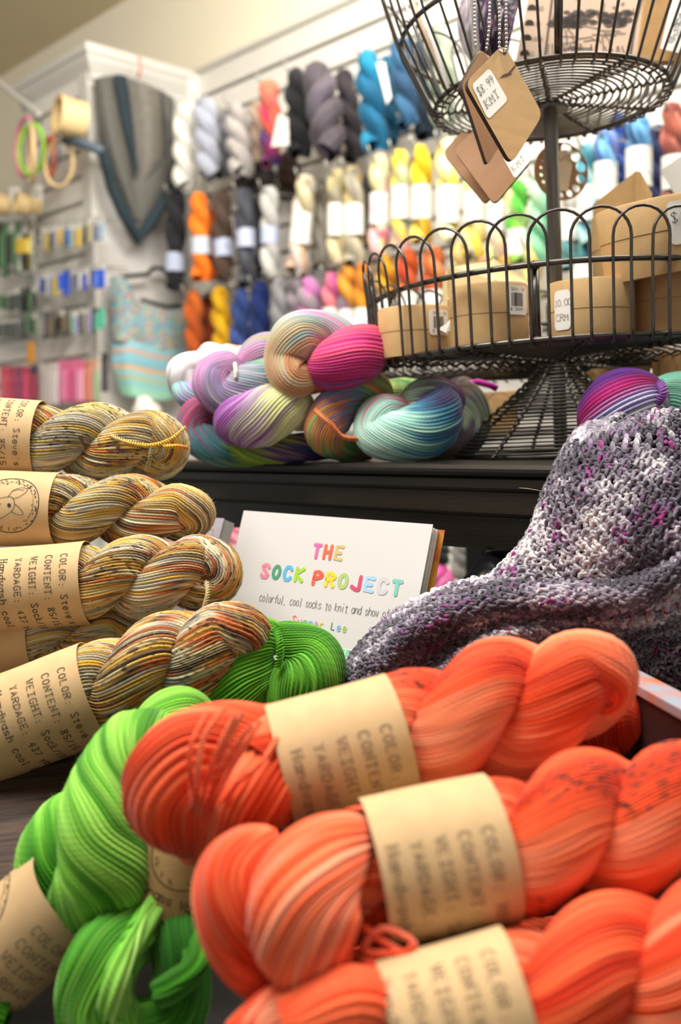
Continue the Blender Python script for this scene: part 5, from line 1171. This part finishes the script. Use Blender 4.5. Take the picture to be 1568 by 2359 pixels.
k.text(.12, .62, '$8.99', .21, .018, .165, serif=True, aspect=.5); k.text(.16, .24, 'KMT', .21, .018, .24, serif=True, aspect=.75); k.build('lettering', INK, lb)
mb = MB(); knot = [(1150, 181), (1158, 172), (1170, 168), (1180, 156), (1188, 147), (1186, 156), (1176, 168), (1180, 170), (1168, 176), (1158, 178)]
mb.add([m1(x, y, .0003) for x, y in knot], [tuple(range(len(knot)))]); mb.build('knot_mark', mat('dark_knot', '4a3020', .7), t1)
def chain(pts, d, desc, par, nb=None):
    P = [np3(R2(x, y, dd)) for x, y, dd in pts]; Q = crom(P, 400); seg = np.linalg.norm(np.diff(Q, axis=0), axis=1); Sx = np.concatenate([[0], np.cumsum(seg)])
    n = int(Sx[-1] / .0036); mb = MB()
    for i in range(n):
        s_ = i * .0036; p = [np.interp(s_, Sx, Q[:, k_]) for k_ in range(3)]; mb.ball(p, .0015, 8, 5)
    mb.tube([Vector(x) for x in Q[::20]], .0004, 5); o = mb.build('ball_chain', CHROME, None, True); tag(o, desc, 'chain'); return o
chain([(1092, -60, .925), (1093, 60, .925), (1096, 118, .93)], 0, 'leftmost nickel ball chain holding a wooden tag', t3)
chain([(1128, -60, .915), (1126, 60, .912), (1118, 126, .925)], 0, 'second nickel ball chain from the left', t2)
chain([(1147, -60, .895), (1150, 50, .893), (1150, 112, .90), (1160, 120, .893)], 0, 'third nickel ball chain from the left at the front tag', t1)
chain([(1166, -60, .89), (1165, 50, .888), (1166, 105, .892), (1161, 122, .888)], 0, 'rightmost nickel ball chain through the hole of the front tag', t1)
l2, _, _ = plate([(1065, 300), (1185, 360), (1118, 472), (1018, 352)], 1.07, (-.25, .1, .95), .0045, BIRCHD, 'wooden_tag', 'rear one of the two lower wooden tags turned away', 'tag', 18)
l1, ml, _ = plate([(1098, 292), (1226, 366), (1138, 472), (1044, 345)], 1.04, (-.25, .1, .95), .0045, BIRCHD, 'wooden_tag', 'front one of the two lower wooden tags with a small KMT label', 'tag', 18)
q = ((1186, 412), (1222, 370), (1196, 322), (1158, 362)); lb = rrect(quad_map(lambda x, y: ml(x, y, .0004), *q), l1)
k = Ink(quad_map(lambda x, y: ml(x, y, .0008), *q), .05); k.text(.1, .24, 'KMT', .22, .018, .26, serif=True, aspect=.75); k.build('lettering', INK_SOFT, lb)
# round needle gauge with real holes
def curve_plate(outer, holes, th, M, m, name, desc, cat):
    cu = bpy.data.curves.new(name, 'CURVE'); cu.dimensions = '2D'; cu.fill_mode = 'BOTH'; cu.extrude = th / 2
    for lp_ in [outer] + holes:
        s_ = cu.splines.new('POLY'); s_.points.add(len(lp_) - 1); s_.use_cyclic_u = True
        for i, p in enumerate(lp_): s_.points[i].co = (p[0], p[1], 0, 1)
    o = bpy.data.objects.new(name, cu); COL.objects.link(o); dg = bpy.context.evaluated_depsgraph_get(); me = bpy.data.meshes.new_from_object(o.evaluated_get(dg)); COL.objects.unlink(o); bpy.data.objects.remove(o)
    me.name = name; me.transform(M); me.materials.clear(); me.materials.append(m); o = bpy.data.objects.new(name, me); COL.objects.link(o); return tag(o, desc, cat)
def circ(cx, cy, r, n=28): return [(cx + r * math.cos(2 * math.pi * i / n), cy + r * math.sin(2 * math.pi * i / n)) for i in range(n)]
dG = 1.22; gc = R2(1292, 395, dG); s_ = dG / FPX
hl = [circ(50 * s_ * math.cos(a), 54 * s_ * math.sin(a), r * s_) for a, r in [(math.radians(x), r) for x, r in ((75, 14), (44, 14), (15, 13.5), (-15, 12), (-42, 10), (-66, 8.5), (-90, 7), (-112, 6), (-132, 5.2), (-150, 4.6), (-168, 4.2), (174, 3.8), (157, 3.4), (140, 3.2), (122, 5))]]
Mg = Matrix.Translation(gc) @ CM.to_3x3().to_4x4() @ Matrix.Rotation(math.radians(12), 4, 'Y')
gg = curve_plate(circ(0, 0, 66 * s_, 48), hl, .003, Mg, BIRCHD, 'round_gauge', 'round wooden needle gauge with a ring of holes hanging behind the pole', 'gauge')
mb = MB(); mb.prism([R2(x, y, dG - .004) for x, y in ((1262, 350), (1305, 345), (1318, 380), (1308, 440), (1268, 440))], -CF, .0005); lb = mb.build('label', mat('tan_label', 'c9b496', .7), gg)
k = Ink(lambda x, y: R2(1280 + x, 370 + y * -1, dG - .0045), 9); k.text(0, 0, 'G/O', 14, 1.2, 13); k.build('lettering', INK_SOFT, lb)

# ------------------------------------------------------------------ things in the top basket
INKB = mat('burnt_engraving', '2a1a12', .8)
dI = 1.14
gA0 = R2(1236, -110, 1.20); gB0 = R2(1548, -110, 1.20); gC0 = R2(1186, 146, 1.13); gN = (gB0 - gA0).cross(gC0 - gA0).normalized(); gN = gN if gN.dot(CF) < 0 else -gN
gI = lambda x, y: on_plane(x, y, gA0, gN)
mb = MB(); mb.prism([gI(1236, -110), gI(1548, -110), gI(1492, 138), gI(1186, 146)], gN, .004); ig = mb.build('engraved_gauge', mat('engraved_plywood', '8e7052', .55, var=.15, vscale=18)); tag(ig, 'flat wooden ruler gauge engraved with a forest scene in the top basket', 'gauge')
gJ = lambda x, y: gI(x, y) + gN * .0006
k = Ink(lambda x, y: gJ(x, y), 12)
k.line([(1283, -100), (1254, 140)], 5); k.line([(1308, -100), (1270, 60), (1300, 58)], 3); k.line([(1502, -100), (1462, 60), (1450, 136)], 5)
rnd = random.Random(8)
for x0, x1, y0, y1 in ((1300, 1370, 28, 56), (1382, 1448, 30, 58), (1268, 1330, 48, 62)):
    for i in range(26):
        cx = rnd.uniform(x0, x1); cy = rnd.uniform(y0, y1); r = rnd.uniform(5, 11); k.fill([(cx + r * 1.4 * math.cos(a), cy + r * .7 * math.sin(a)) for a in [q * math.pi / 4 + rnd.uniform(-.3, .3) for q in range(8)]])
for tx, ty in ((1392, 8), (1376, 24), (1440, 24), (1340, 26), (1458, 20)):
    k.line([(tx, ty), (tx + rnd.uniform(-5, 5), ty + 30)], 2.)
for i in range(14):
    yy = 66 + i * 5; x = rnd.uniform(1268, 1400); k.line([(x, yy), (x + rnd.uniform(12, 40), yy + rnd.uniform(-6, 6)), (x + rnd.uniform(40, 70), yy + rnd.uniform(-3, 8))], 1.8)
for wx, wy in ((1304, 70), (1388, 84)):      # two small wolves
    pts = [(0, 10), (-3, 0), (3, 2), (6, -4), (8, 3), (14, 8), (16, 22), (22, 34), (20, 46), (12, 46), (10, 34), (4, 46), (-2, 46), (2, 30), (0, 10)]
    k.line([(wx + a, wy + b_) for a, b_ in pts], 2.)
for i in range(18):
    x = 1262 + i * 10.4; k.line([(x, 128), (x + rnd.uniform(-8, 8), 112 - rnd.uniform(0, 12))], 2.)
for sx, sy in ((1414, 18), (1434, 10), (1330, -2)):
    k.line([(sx - 5, sy), (sx + 5, sy)], 1.4); k.line([(sx, sy - 5), (sx, sy + 5)], 1.4)
for i in range(24):
    y = -10 + i * 6; x = 1517 - (y + 0) * .23 + 8; k.line([(x, y), (x - (8 if i % 5 else 14), y)], 1.3)
for y, t in ((22, '10'), (58, '10'), (92, '10.5'), (126, '11')):
    for j_, ch in enumerate(t):
        for st in glyph(ch): k.line([(1240 - (y - 22) * .2 + j_ * 6 + p[0] * 1.2, y + 6 - p[1] * 1.6) for p in st], 1.1)
k.build('engraving', INKB, ig)
for y in (-14, 22, 57, 91, 126):
    c = gJ(1228 - (y) * .16, y) ; mb = MB(); n = 20
    mb.add([c + (CR * math.cos(a / n * 6.283) + CU * math.sin(a / n * 6.283)) * .0055 - CF * .0002 for a in range(n)], [tuple(range(n))]); mb.build('needle_hole', mat('dark_gauge_hole', '4a4744', .3, metal=.4), ig)
mb = MB(); mb.prism([R2(1500, -110, 1.10), R2(1640, -110, 1.10), R2(1640, 140, 1.10), R2(1470, 140, 1.10)], -CF, .012); kk = mb.build('kraft_envelope', KRAFT_D); tag(kk, 'kraft envelope with white price label right in the top basket', 'envelope')
q = ((1520, 112), (1600, 130), (1630, -10), (1552, -24)); mk = lambda x, y, d_: R2(x, y, 1.088 - d_)
mb = MB(); mb.add([mk(*p, 0) for p in q], [(0, 1, 2, 3)]); lb = mb.build('label', STICKER, kk)
def rot_txt(k_, ox, oy, txt, h, ang, wd, pitch):
    ca, sa = math.cos(ang), math.sin(ang)
    for i, ch in enumerate(txt):
        for st in glyph(ch, True):
            k_.line([(ox + (i * pitch + p[0] * h * .15) * ca - (p[1] - 2) * h / 6 * sa * -1 * -1, oy + (i * pitch + p[0] * h * .15) * sa - (p[1] - 2) * h / 6 * ca) for p in st], wd)
k = Ink(lambda x, y: mk(x, y, .0006), 8)
rot_txt(k, 1551, 62, '$24', 16, -1.15, 1.4, 12); rot_txt(k, 1538, 100, 'OFU', 15, -1.15, 1.4, 15); k.build('lettering', INK, lb)
TWEED = dye_fn(['3f2f4c', '2e2a48', '5a4468', '7a6a88', '30304c', '8a5a78', 'b0a8b8', '3a2840'], 60., 0, 3., 30, .008, 1.5, 0, bright=.3)
v, f, u, c = bundle([np3(R2(x, y, d)) for x, y, d in ((1150, -140, 1.08), (1140, -40, 1.07), (1120, 60, 1.06), (1128, 150, 1.07))], [62 * 1.07 / FPX] * 3 + [38 * 1.07 / FPX], N=60, M=200, twist=10, seed=5, dye=TWEED, loose=1.2)
tw = link('tweed_skein', mesh_data('tweed_skein', v, f, YARN, u, c)); tag(tw, 'purple and blue tweed skein in the top basket behind the ball chains', 'yarn')
CLEAR = mat('clear_plastic_film', 'e9e6e4', .12, alpha=.22, spec=.9)
g = sheet([[R2(1050, -80, 1.03), R2(1075, -80, 1.01), R2(1095, -80, 1.03)], [R2(1054, 30, 1.03), R2(1078, 40, 1.0), R2(1100, 50, 1.03)], [R2(1060, 150, 1.03), R2(1085, 160, 1.015), R2(1110, 170, 1.03)]], 10, 16)
tag(grid_obj('plastic_bag', g, CLEAR, None, .0004), 'clear plastic sleeve edge left of the tweed skein', 'bag')
for (x0, y0, x1, y1, m, r, lb) in ((925, -60, 1028, 210, mat('light_birch_needle', 'c8a888', .35), .0030, 'light wooden knitting needle leaning in the top basket'), (948, -60, 1040, 230, mat('white_packet', 'e6e4e2', .4), .0026, 'white knitting needle leaning in the top basket'), (906, -60, 1022, 235, mat('steel_needle', 'a8a6a4', .25, metal=.8), .0018, 'thin steel knitting needle leaning in the top basket')):
    mb = MB(); mb.tube([R2(x0, y0, 1.04), R2(x1 - 4, y1 - 10, 1.07), R2(x1, y1, 1.07)], [r, r, r * .3], 10); tag(mb.build('knitting_needle', m, None, True), lb, 'needle')
# white tag card at the right, behind the arches
mb = MB(); mb.prism([R2(1520, 392, 1.3), R2(1610, 330, 1.3), R2(1640, 440, 1.3), R2(1562, 462, 1.3)], -CF, .001); tag(mb.build('price_card', STICKER), 'white blank price card at the right edge above the kraft boxes', 'card')

# ------------------------------------------------------------------ the white book
bTL = R2(561, 1176, .985); bTR = R2(997, 1208, .87)
bw = (bTR - bTL).length
Xb = (bTR - bTL).normalized(); bBL = R2(528, 1600, .93); Yb = (bTL - bBL); Yb = (Yb - Xb * Yb.dot(Xb)).normalized(); Zb = Xb.cross(Yb)
if Zb.dot(CF) > 0: Zb = -Zb
BH = .235
def bk(x, y, z=0.): return bTL + Xb * x - Yb * y + Zb * z
COVER = mat('matte_white_cover', 'd2d0cf', .35, spec=.4)
PAGES = mat('book_pages', 'd9d5cc', .8, var=.15, vscale=900, stretch=(1, .02, 1))
book = thing('book', 'white paperback about socks standing in front of the black table', 'book', bk(bw / 2, BH))
mb = MB(); mb.prism([bk(0, 0), bk(bw, 0), bk(bw, BH), bk(0, BH)], Zb, .0006); mb.build('front_cover', COVER, book)
mb = MB(); TB_ = .017
for i in range(9):
    z0 = -.0008 - TB_ * i / 9; mb.prism([bk(.001, .0016, z0), bk(bw - .0015 - .0006 * (i % 3), .0012 + .0005 * (i % 2), z0), bk(bw - .0015 - .0006 * (i % 3), BH - .002, z0), bk(.001, BH - .002, z0)], Zb, TB_ / 9 - .0002)
mb.build('pages', PAGES, book)
mb = MB(); mb.prism([bk(0, 0, -TB_ - .001), bk(bw + .003, 0, -TB_ - .001), bk(bw + .003, BH, -TB_ - .001), bk(0, BH, -TB_ - .001)], Zb, .0006); mb.build('back_cover', mat('ochre_back_cover', 'c99a2a', .4, var=.5, vscale=30, color2='a03a2a'), book)
mb = MB(); mb.prism([bk(0, 0, 0), bk(0, 0, -TB_ - .0016), bk(0, BH, -TB_ - .0016), bk(0, BH, 0)], -Xb, .0006); mb.build('spine', COVER, book)
# positions of the print: find cover coordinates of a pixel
def bxy(px, py):
    p = on_plane(px, py, bTL, Zb) - bTL; return p.dot(Xb), -p.dot(Yb)
def print_word(txt, cols, h, pitch, x, y, wd, mname='print'):
    k_ = None
    for i, ch in enumerate(txt):
        if ch == ' ': continue
        kk = Ink(lambda a, b_: bk(a, b_, .0004), .01)
        for st in glyph(ch): kk.line([(x + i * pitch + (p[0] / 4) * h * .56, y - (p[1] - 2) / 6 * h) for p in st], wd)
        o = kk.build('printed_letter', mat('ink_' + cols[i], cols[i], .5), book)
def word_px(txt, cols, x0, yb0, x1, yb1, hpx, wd):
    x, y = bxy(x0, yb0); xe, ye = bxy(x1, yb1); xt, yt = bxy(x0, yb0 - hpx); h = y - yt; n = len(txt); pit = (xe - x + h * .16) / n
    for i, ch in enumerate(txt):
        if ch == ' ': continue
        kk = Ink(lambda a, b_: bk(a, b_, .0004), .01); gw_ = pit * .66 if ch != 'I' else pit * .3
        for st in glyph(ch): kk.line([(x + i * pit + wd / 2 + (p[0] / 4) * (gw_ - wd * .4), y + (ye - y) * i / n - wd / 2 - (p[1] - 2) / 6 * (h - wd)) for p in st], wd)
        kk.build('printed_letter', mat('ink_' + cols[i], cols[i], .5), book)
word_px('THE', ['dc6aa8', 'f06a4a', 'c8b478'], 716, 1287, 787, 1293, 37, .0034)
word_px('SOCK', ['e0849a', '4a9878', '5ab0e0', 'a0cc38'], 597, 1332, 697, 1343, 36, .0036)
word_px('PROJECT', ['ec6048', 'e8cc38', 'a8c07a', 'cc4a72', 'a0c8ec', 'c8c4cc', '7ac0b4'], 716, 1349, 923, 1376, 38, .0038)
kk = Ink(lambda a, b_: bk(a, b_, .0004), .01)
x, y = bxy(597, 1384); xe, ye = bxy(906, 1418); sub = 'colorful, cool socks to knit and show off'; pit = (xe - x) / len(sub)
for i, ch in enumerate(sub):
    for st in glyph(ch): kk.line([(x + i * pit + p[0] / 4 * .0026, y + .000 - (p[1] - 2) / 6 * .0075) for p in st], .0005)
kk.build('subtitle', mat('grey_print', '6a6866', .7), book)
word_px('Summer Lee', ['e87858', 'd89890', '98b4a0', '8ab8d8', 'd8a0b8', 'e0c040', '000000', '3a9070', '88b8dc', 'a8c850'], 671, 1436, 798, 1458, 19, .0011)
# picture at the foot of the cover: green checked cloth with yellow
for (a0, b0, a1, b1, c) in ((760, 1490, 815, 1600, '8ad0b0'), (812, 1500, 835, 1600, 'e8d040'), (835, 1505, 870, 1600, 'b8dcc8'), (716, 1458, 728, 1464, 'e8a068'), (640, 1500, 700, 1600, 'c8e0d0')):
    p0 = bxy(a0, b0); p1 = bxy(a1, b1); mb = MB(); mb.add([bk(p0[0], p0[1], .0003), bk(p1[0], p0[1], .0003), bk(p1[0], p1[1], .0003), bk(p0[0], p1[1], .0003)], [(0, 1, 2, 3)]); mb.build('cover_picture', mat('ink_' + c, c, .5), book)
kk = Ink(lambda a, b_: bk(a, b_, .00045), .02); p0 = bxy(760, 1490); p1 = bxy(815, 1600)
for i in range(7): kk.line([(p0[0] + (p1[0] - p0[0]) * i / 6, p0[1]), (p0[0] + (p1[0] - p0[0]) * i / 6, p1[1])], .0012 if i % 2 else .0006)
for i in range(6): kk.line([(p0[0], p0[1] + (p1[1] - p0[1]) * i / 5), (p1[0], p0[1] + (p1[1] - p0[1]) * i / 5)], .0008)
kk.build('cover_check', mat('ink_pale_mint', 'dff0e6', .5), book)
# grey book behind
g0 = R2(440, 1190, 1.04); g1 = R2(516, 1194, 1.0); Xg = (g1 - g0).normalized(); Yg = Yb - Xg * Yb.dot(Xg); Yg.normalize(); Zg = Xg.cross(Yg); Zg = -Zg if Zg.dot(CF) > 0 else Zg
gk = thing('book', 'grey lilac book half hidden left of the white one', 'book', g0 - Yg * .2)
gb = lambda x, y, z: g0 + Xg * x - Yg * y + Zg * z; gw = (g1 - g0).length
mb = MB(); mb.prism([gb(-.12, 0, 0), gb(gw, 0, 0), gb(gw, .2, 0), gb(-.12, .2, 0)], Zg, .001); fc = mb.build('front_cover', mat('lilac_grey_cover', 'a9a2ac', .5), gk)
mb = MB(); mb.prism([gb(-.12, .001, -.001), gb(gw - .001, .001, -.001), gb(gw - .001, .199, -.001), gb(-.12, .199, -.001)], Zg, .014); mb.build('pages', mat('grey_pages', 'b5b3b2', .8), gk)
kk = Ink(lambda a, b_: gb(a, b_, .0004), .02); kk.line([(gw - .012, .012), (gw - .012, .15)], .0006); kk.line([(gw - .012, .012), (gw - .03, .012)], .0006); kk.build('cover_line', mat('ink_c9a23a', 'c9a23a', .5), fc)
# black glossy bag behind the scarf, under the table
g = sheet([[R2(1180, 1270, .93), R2(1130, 1272, .93), R2(1100, 1290, .93)], [R2(1180, 1330, .90), R2(1120, 1320, .90), R2(1060, 1345, .91)], [R2(1180, 1420, .88), R2(1100, 1400, .88), R2(1020, 1400, .89)]], 12, 12)
tag(grid_obj('black_bag', g, mat('black_gloss_plastic', '101012', .22), None, .002), 'glossy black bag edge between the table apron and the scarf', 'bag')
# ------------------------------------------------------------------ chunky knitted scarf
def scarf_patch(ctrl, cell, seed, rib=None, flip=1):
    """every stitch is a bent strand of ply yarn lying on the draped surface"""
    rng = np.random.default_rng(seed); rnd = random.Random(seed)
    C = np.array([[np3(R2(*p)) for p in row] for row in ctrl]); nu, nv = 60, 60
    G = np.stack([crom(r, nu) for r in C]); G = np.stack([crom(G[:, i], nv) for i in range(nu)], 1)     # nv x nu
    Lu = np.linalg.norm(np.diff(G, axis=1), axis=2).sum(1).max(); Lv = np.linalg.norm(np.diff(G, axis=0), axis=2).sum(0).max()
    cu = int(Lu / cell); cv = int(Lv / (cell * .9))
    dU = np.gradient(G, axis=1); dV = np.gradient(G, axis=0); Nn = np.cross(dU, dV); Nn /= np.linalg.norm(Nn, axis=2)[..., None]
    if (Nn * (np3(CAMPOS) - G)).sum(2).mean() < 0: Nn = -Nn
    def samp(A, u, v):
        x = np.clip(u, 0, 1) * (nu - 1); y = np.clip(v, 0, 1) * (nv - 1); i = np.minimum(x.astype(int), nu - 2); j = np.minimum(y.astype(int), nv - 2); fx = (x - i)[..., None]; fy = (y - j)[..., None]
        return (A[j, i] * (1 - fx) + A[j, i + 1] * fx) * (1 - fy) + (A[j + 1, i] * (1 - fx) + A[j + 1, i + 1] * fx) * fy
    # stitch legs: list of (u0,v0,u1,v1,height,radius,bow)
    legs = []
    jit = lambda s_=.34: rnd.uniform(-s_, s_)
    for j in range(cv):
        rb = rib is not None and any(a <= j / cv <= b for a, b in rib)
        for i in range(cu):
            if rb:
                if (i % 2) == 0: legs.append((i + .5 + jit(.1), j - .3, i + .9 + jit(.1), j + 1.6, .62, .32, 0.12, 1))
                elif rnd.random() < .5: legs.append((i + .1, j + .8 + jit(), i + 1., j + .3 + jit(), .2, .28, .1, 0))
            else:
                k_ = (i + j) % 2
                if k_ == 0:
                    legs.append((i + jit(), j + jit(), i + 1.05 + jit(), j + 1.25 + jit(), .50, .23, .22, 0)); legs.append((i + 1. + jit(), j + jit(), i - .1 + jit(), j + 1.2 + jit(), .30, .22, -.22, 0)); legs.append((i + .4 + jit(), j - .2 + jit(), i + 1.5 + jit(), j + .3 + jit(), .42, .21, .2, 0))
                else:
                    legs.append((i + 1.0 + jit(), j - .2 + jit(), i + .1 + jit(), j + 1.2 + jit(), .56, .24, .25, 0)); legs.append((i + .3 + jit(), j - .3 + jit(), i + .8 + jit(), j + 1.1 + jit(), .40, .22, -.2, 0))
                    if rnd.random() < .8: legs.append((i - .1 + jit(), j + .6 + jit(), i + 1.3 + jit(), j + .45 + jit(), .3, .22, .3, 0))
    A = np.array(legs); n = len(A); K = 7; sides = 5
    t = np.linspace(0, 1, K)[None, :]
    u = A[:, 0:1] + (A[:, 2:3] - A[:, 0:1]) * t; v = A[:, 1:2] + (A[:, 3:4] - A[:, 1:2]) * t
    px_ = -(A[:, 3:4] - A[:, 1:2]); py_ = (A[:, 2:3] - A[:, 0:1]); bow = np.sin(math.pi * t) * A[:, 6:7]
    u = (u + px_ * bow) / cu; v = (v + py_ * bow) / cv
    P = samp(G, u, v) + samp(Nn, u, v) * (cell * (A[:, 4:5] * np.sin(math.pi * t) ** .7 - .12))[..., None]
    T = np.gradient(P, axis=1); T /= np.linalg.norm(T, axis=2)[..., None] + 1e-9
    Nv = samp(Nn, u, v); B = np.cross(T, Nv); B /= np.linalg.norm(B, axis=2)[..., None] + 1e-9; Nv = np.cross(B, T)
    R = cell * A[:, 5:6] * (.75 + .25 * np.sin(math.pi * t) ** .5)
    th = np.arange(sides) / sides * 2 * math.pi
    V = P[:, :, None, :] + R[..., None, None] * (np.cos(th)[None, None, :, None] * B[:, :, None, :] + np.sin(th)[None, None, :, None] * Nv[:, :, None, :])
    base = np.arange(n)[:, None, None] * (K * sides) + np.arange(K - 1)[None, :, None] * sides; k_ = np.arange(sides)[None, None, :]; k2 = (k_ + 1) % sides
    F = np.stack([base + k_, base + k2, base + sides + k2, base + sides + k_], -1).reshape(-1, 4)
    uv = np.stack([np.broadcast_to(th[None, None, :] / (2 * math.pi), (n, K, sides)), np.broadcast_to((np.arange(K) * cell * 1.3 / K)[None, :, None], (n, K, sides))], -1).reshape(-1, 2)
    # dye: variegated by rows and by blotches
    uc = (A[:, 0] / cu) % 1; vc = np.clip(A[:, 1] / cv, 0, 1)
    b1 = vnoise(rng, 6, 6, uc, vc); b2 = vnoise(rng, 22, 26, uc, vc); r_ = rng.random(n)
    tone = b1 * 1.0 + b2 * .75 + r_ * .45 - .72 + A[:, 7] * .25
    cols = palette(['443e4a', '5a5461', '787181', '9a93a0', 'b8b3bc', 'd9d5d8', 'eeebea'], np.clip(tone, 0, 1) * 5.5, cyclic=False)
    mg = rng.random(n) * .6 + vnoise(rng, 14, 14, uc, vc) * .7
    pinkm = mg > 1.06; cols[pinkm] = np.array([hxa('8a2e74'), hxa('7a4878'), hxa('9c3a80')])[rng.integers(0, 3, pinkm.sum())] * .9
    lil = (mg > .90) & ~pinkm; cols[lil] = cols[lil] * .6 + hxa('8a6090') * .4
    C4 = np.concatenate([cols, np.zeros((n, 1))], 1)[:, None, None, :] * np.ones((1, K, sides, 1))
    # end caps are buried in the cloth; base cloth under the stitches
    bv = (G - Nn * cell * .25).reshape(-1, 3); idx = np.arange(nu * nv).reshape(nv, nu)
    bf = np.stack([idx[:-1, :-1], idx[:-1, 1:], idx[1:, 1:], idx[1:, :-1]], -1).reshape(-1, 4)
    bc = np.tile(np.array([*(hxa('443f4a')), 0.])[None], (len(bv), 1)); bu = np.zeros((len(bv), 2))
    return join([(V.reshape(-1, 3), F, uv, C4.reshape(-1, 4)), (bv, bf, bu, bc)]), G
cell = .0074
PA = [[(1440, 955, .90), (1400, 985, .86), (1440, 975, .82), (1500, 950, .80), (1560, 945, .80), (1640, 950, .84)],
      [(1330, 1000, .88), (1330, 1020, .83), (1400, 1035, .79), (1490, 1040, .775), (1580, 1030, .78), (1680, 1030, .82)],
      [(1262, 1120, .86), (1280, 1120, .81), (1360, 1140, .77), (1470, 1140, .755), (1580, 1130, .755), (1700, 1130, .79)],
      [(1215, 1240, .86), (1235, 1240, .81), (1330, 1265, .77), (1450, 1270, .745), (1570, 1260, .74), (1700, 1250, .77)],
      [(1120, 1340, .86), (1160, 1345, .81), (1300, 1370, .775), (1450, 1380, .76), (1580, 1370, .755), (1700, 1360, .78)]]
PB = [[(782, 1580, .83), (820, 1500, .83), (930, 1400, .83), (1100, 1335, .84), (1300, 1330, .83), (1450, 1320, .80), (1640, 1220, .80)],
      [(798, 1592, .79), (850, 1505, .78), (960, 1415, .78), (1120, 1360, .79), (1310, 1345, .77), (1450, 1340, .74), (1600, 1260, .74)],
      [(830, 1606, .78), (890, 1535, .765), (985, 1450, .765), (1130, 1400, .775), (1310, 1385, .755), (1450, 1380, .725), (1600, 1320, .73)],
      [(860, 1620, .80), (930, 1570, .80), (1030, 1500, .80), (1150, 1440, .79), (1320, 1420, .765), (1450, 1420, .74), (1590, 1380, .755)],
      [(900, 1640, .79), (990, 1575, .775), (1070, 1510, .77), (1180, 1462, .775), (1330, 1450, .77), (1440, 1450, .76), (1580, 1430, .79)],
      [(960, 1680, .81), (1040, 1620, .81), (1110, 1560, .81), (1210, 1500, .81), (1340, 1490, .81), (1430, 1490, .82), (1560, 1480, .84)]]
PC = [[(1240, 1420, .83), (1380, 1400, .83), (1500, 1360, .81), (1640, 1320, .79)],
      [(1260, 1480, .85), (1390, 1470, .86), (1500, 1450, .85), (1650, 1430, .82)],
      [(1290, 1550, .85), (1410, 1555, .86), (1500, 1560, .84), (1650, 1560, .81)],
      [(1350, 1590, .83), (1440, 1615, .83), (1510, 1650, .81), (1650, 1690, .77)],
      [(1380, 1640, .85), (1450, 1660, .85), (1520, 1710, .83), (1650, 1780, .79)]]
parts = []
for k_, (P_, rb) in enumerate(((PA, [(.14, .24)]), (PB, [(.55, .64)]), (PC, None))):
    r_, G_ = scarf_patch(P_, cell if k_ < 2 else cell * .95, 300 + k_, rb); parts.append(r_)
v, f, u, c = join(parts)
scarf = link('knitted_scarf', mesh_data('knitted_scarf', v, f, YARN_CHUNKY, u, c)); tag(scarf, 'chunky grey and purple flecked knitted scarf draped over the right of the table', 'scarf')
mb = MB(); mb.tube([R2(1196, 1124, .85), R2(1212, 1125, .845), R2(1230, 1128, .84), R2(1246, 1131, .835)], .00025, 4); mb.build('stray_fibre', mat('pale_fibre', 'c8b890', .8), scarf, True)

# fuzz: fine halo fibres on the skeins nearest the focus
def halo(o, n, ln, seed, colr):
    me = o.data; rng = np.random.default_rng(seed); co = np.empty(len(me.vertices) * 3, dtype=np.float32); me.vertices.foreach_get('co', co); co = co.reshape(-1, 3)
    no = np.empty(len(me.vertices) * 3, dtype=np.float32); me.vertex_normals.foreach_get('vector', no); no = no.reshape(-1, 3)
    i = rng.integers(0, len(co), n); p = co[i]; nn = no[i]; tow = np.sign((nn * (np3(CAMPOS) - p)).sum(1))[:, None]; 
    d1 = nn + rng.normal(0, .55, (n, 3)); d1 /= np.linalg.norm(d1, axis=1)[:, None]; d2 = d1 + rng.normal(0, .6, (n, 3)); d2 /= np.linalg.norm(d2, axis=1)[:, None]
    L_ = ln * rng.uniform(.4, 1.2, (n, 1)); p1 = p + d1 * L_ * .5; p2 = p1 + d2 * L_ * .5; s_ = np.cross(d1, rng.normal(0, 1, (n, 3))); s_ /= np.linalg.norm(s_, axis=1)[:, None]; s_ *= .00006
    V = np.stack([p - s_, p + s_, p1 - s_ * .8, p1 + s_ * .8, p2], 1).reshape(-1, 3); b_ = np.arange(n)[:, None] * 5
    F = np.concatenate([b_ + np.array([[0, 1, 3]]), b_ + np.array([[0, 3, 2]]), b_ + np.array([[2, 3, 4]])])
    h = link('wool_fuzz', mesh_data('wool_fuzz', V, F, colr, smooth=False), o); h['kind'] = 'stuff'; return h
FZ1 = mat('ochre_fuzz', 'c8b48a', .9); FZ2 = mat('green_fuzz', '6ab82c', .9); FZ3 = mat('grey_fuzz', 'b8b2bc', .9); FZ4 = mat('coral_fuzz', 'fa7a58', .9)
for q in (1, 2, 3, 5): halo(S[q][0], 7000, .0035, q, FZ1)
halo(G1[0], 6000, .0035, 11, FZ2); halo(G2, 3000, .003, 12, FZ2); halo(scarf, 22000, .0045, 13, FZ3)
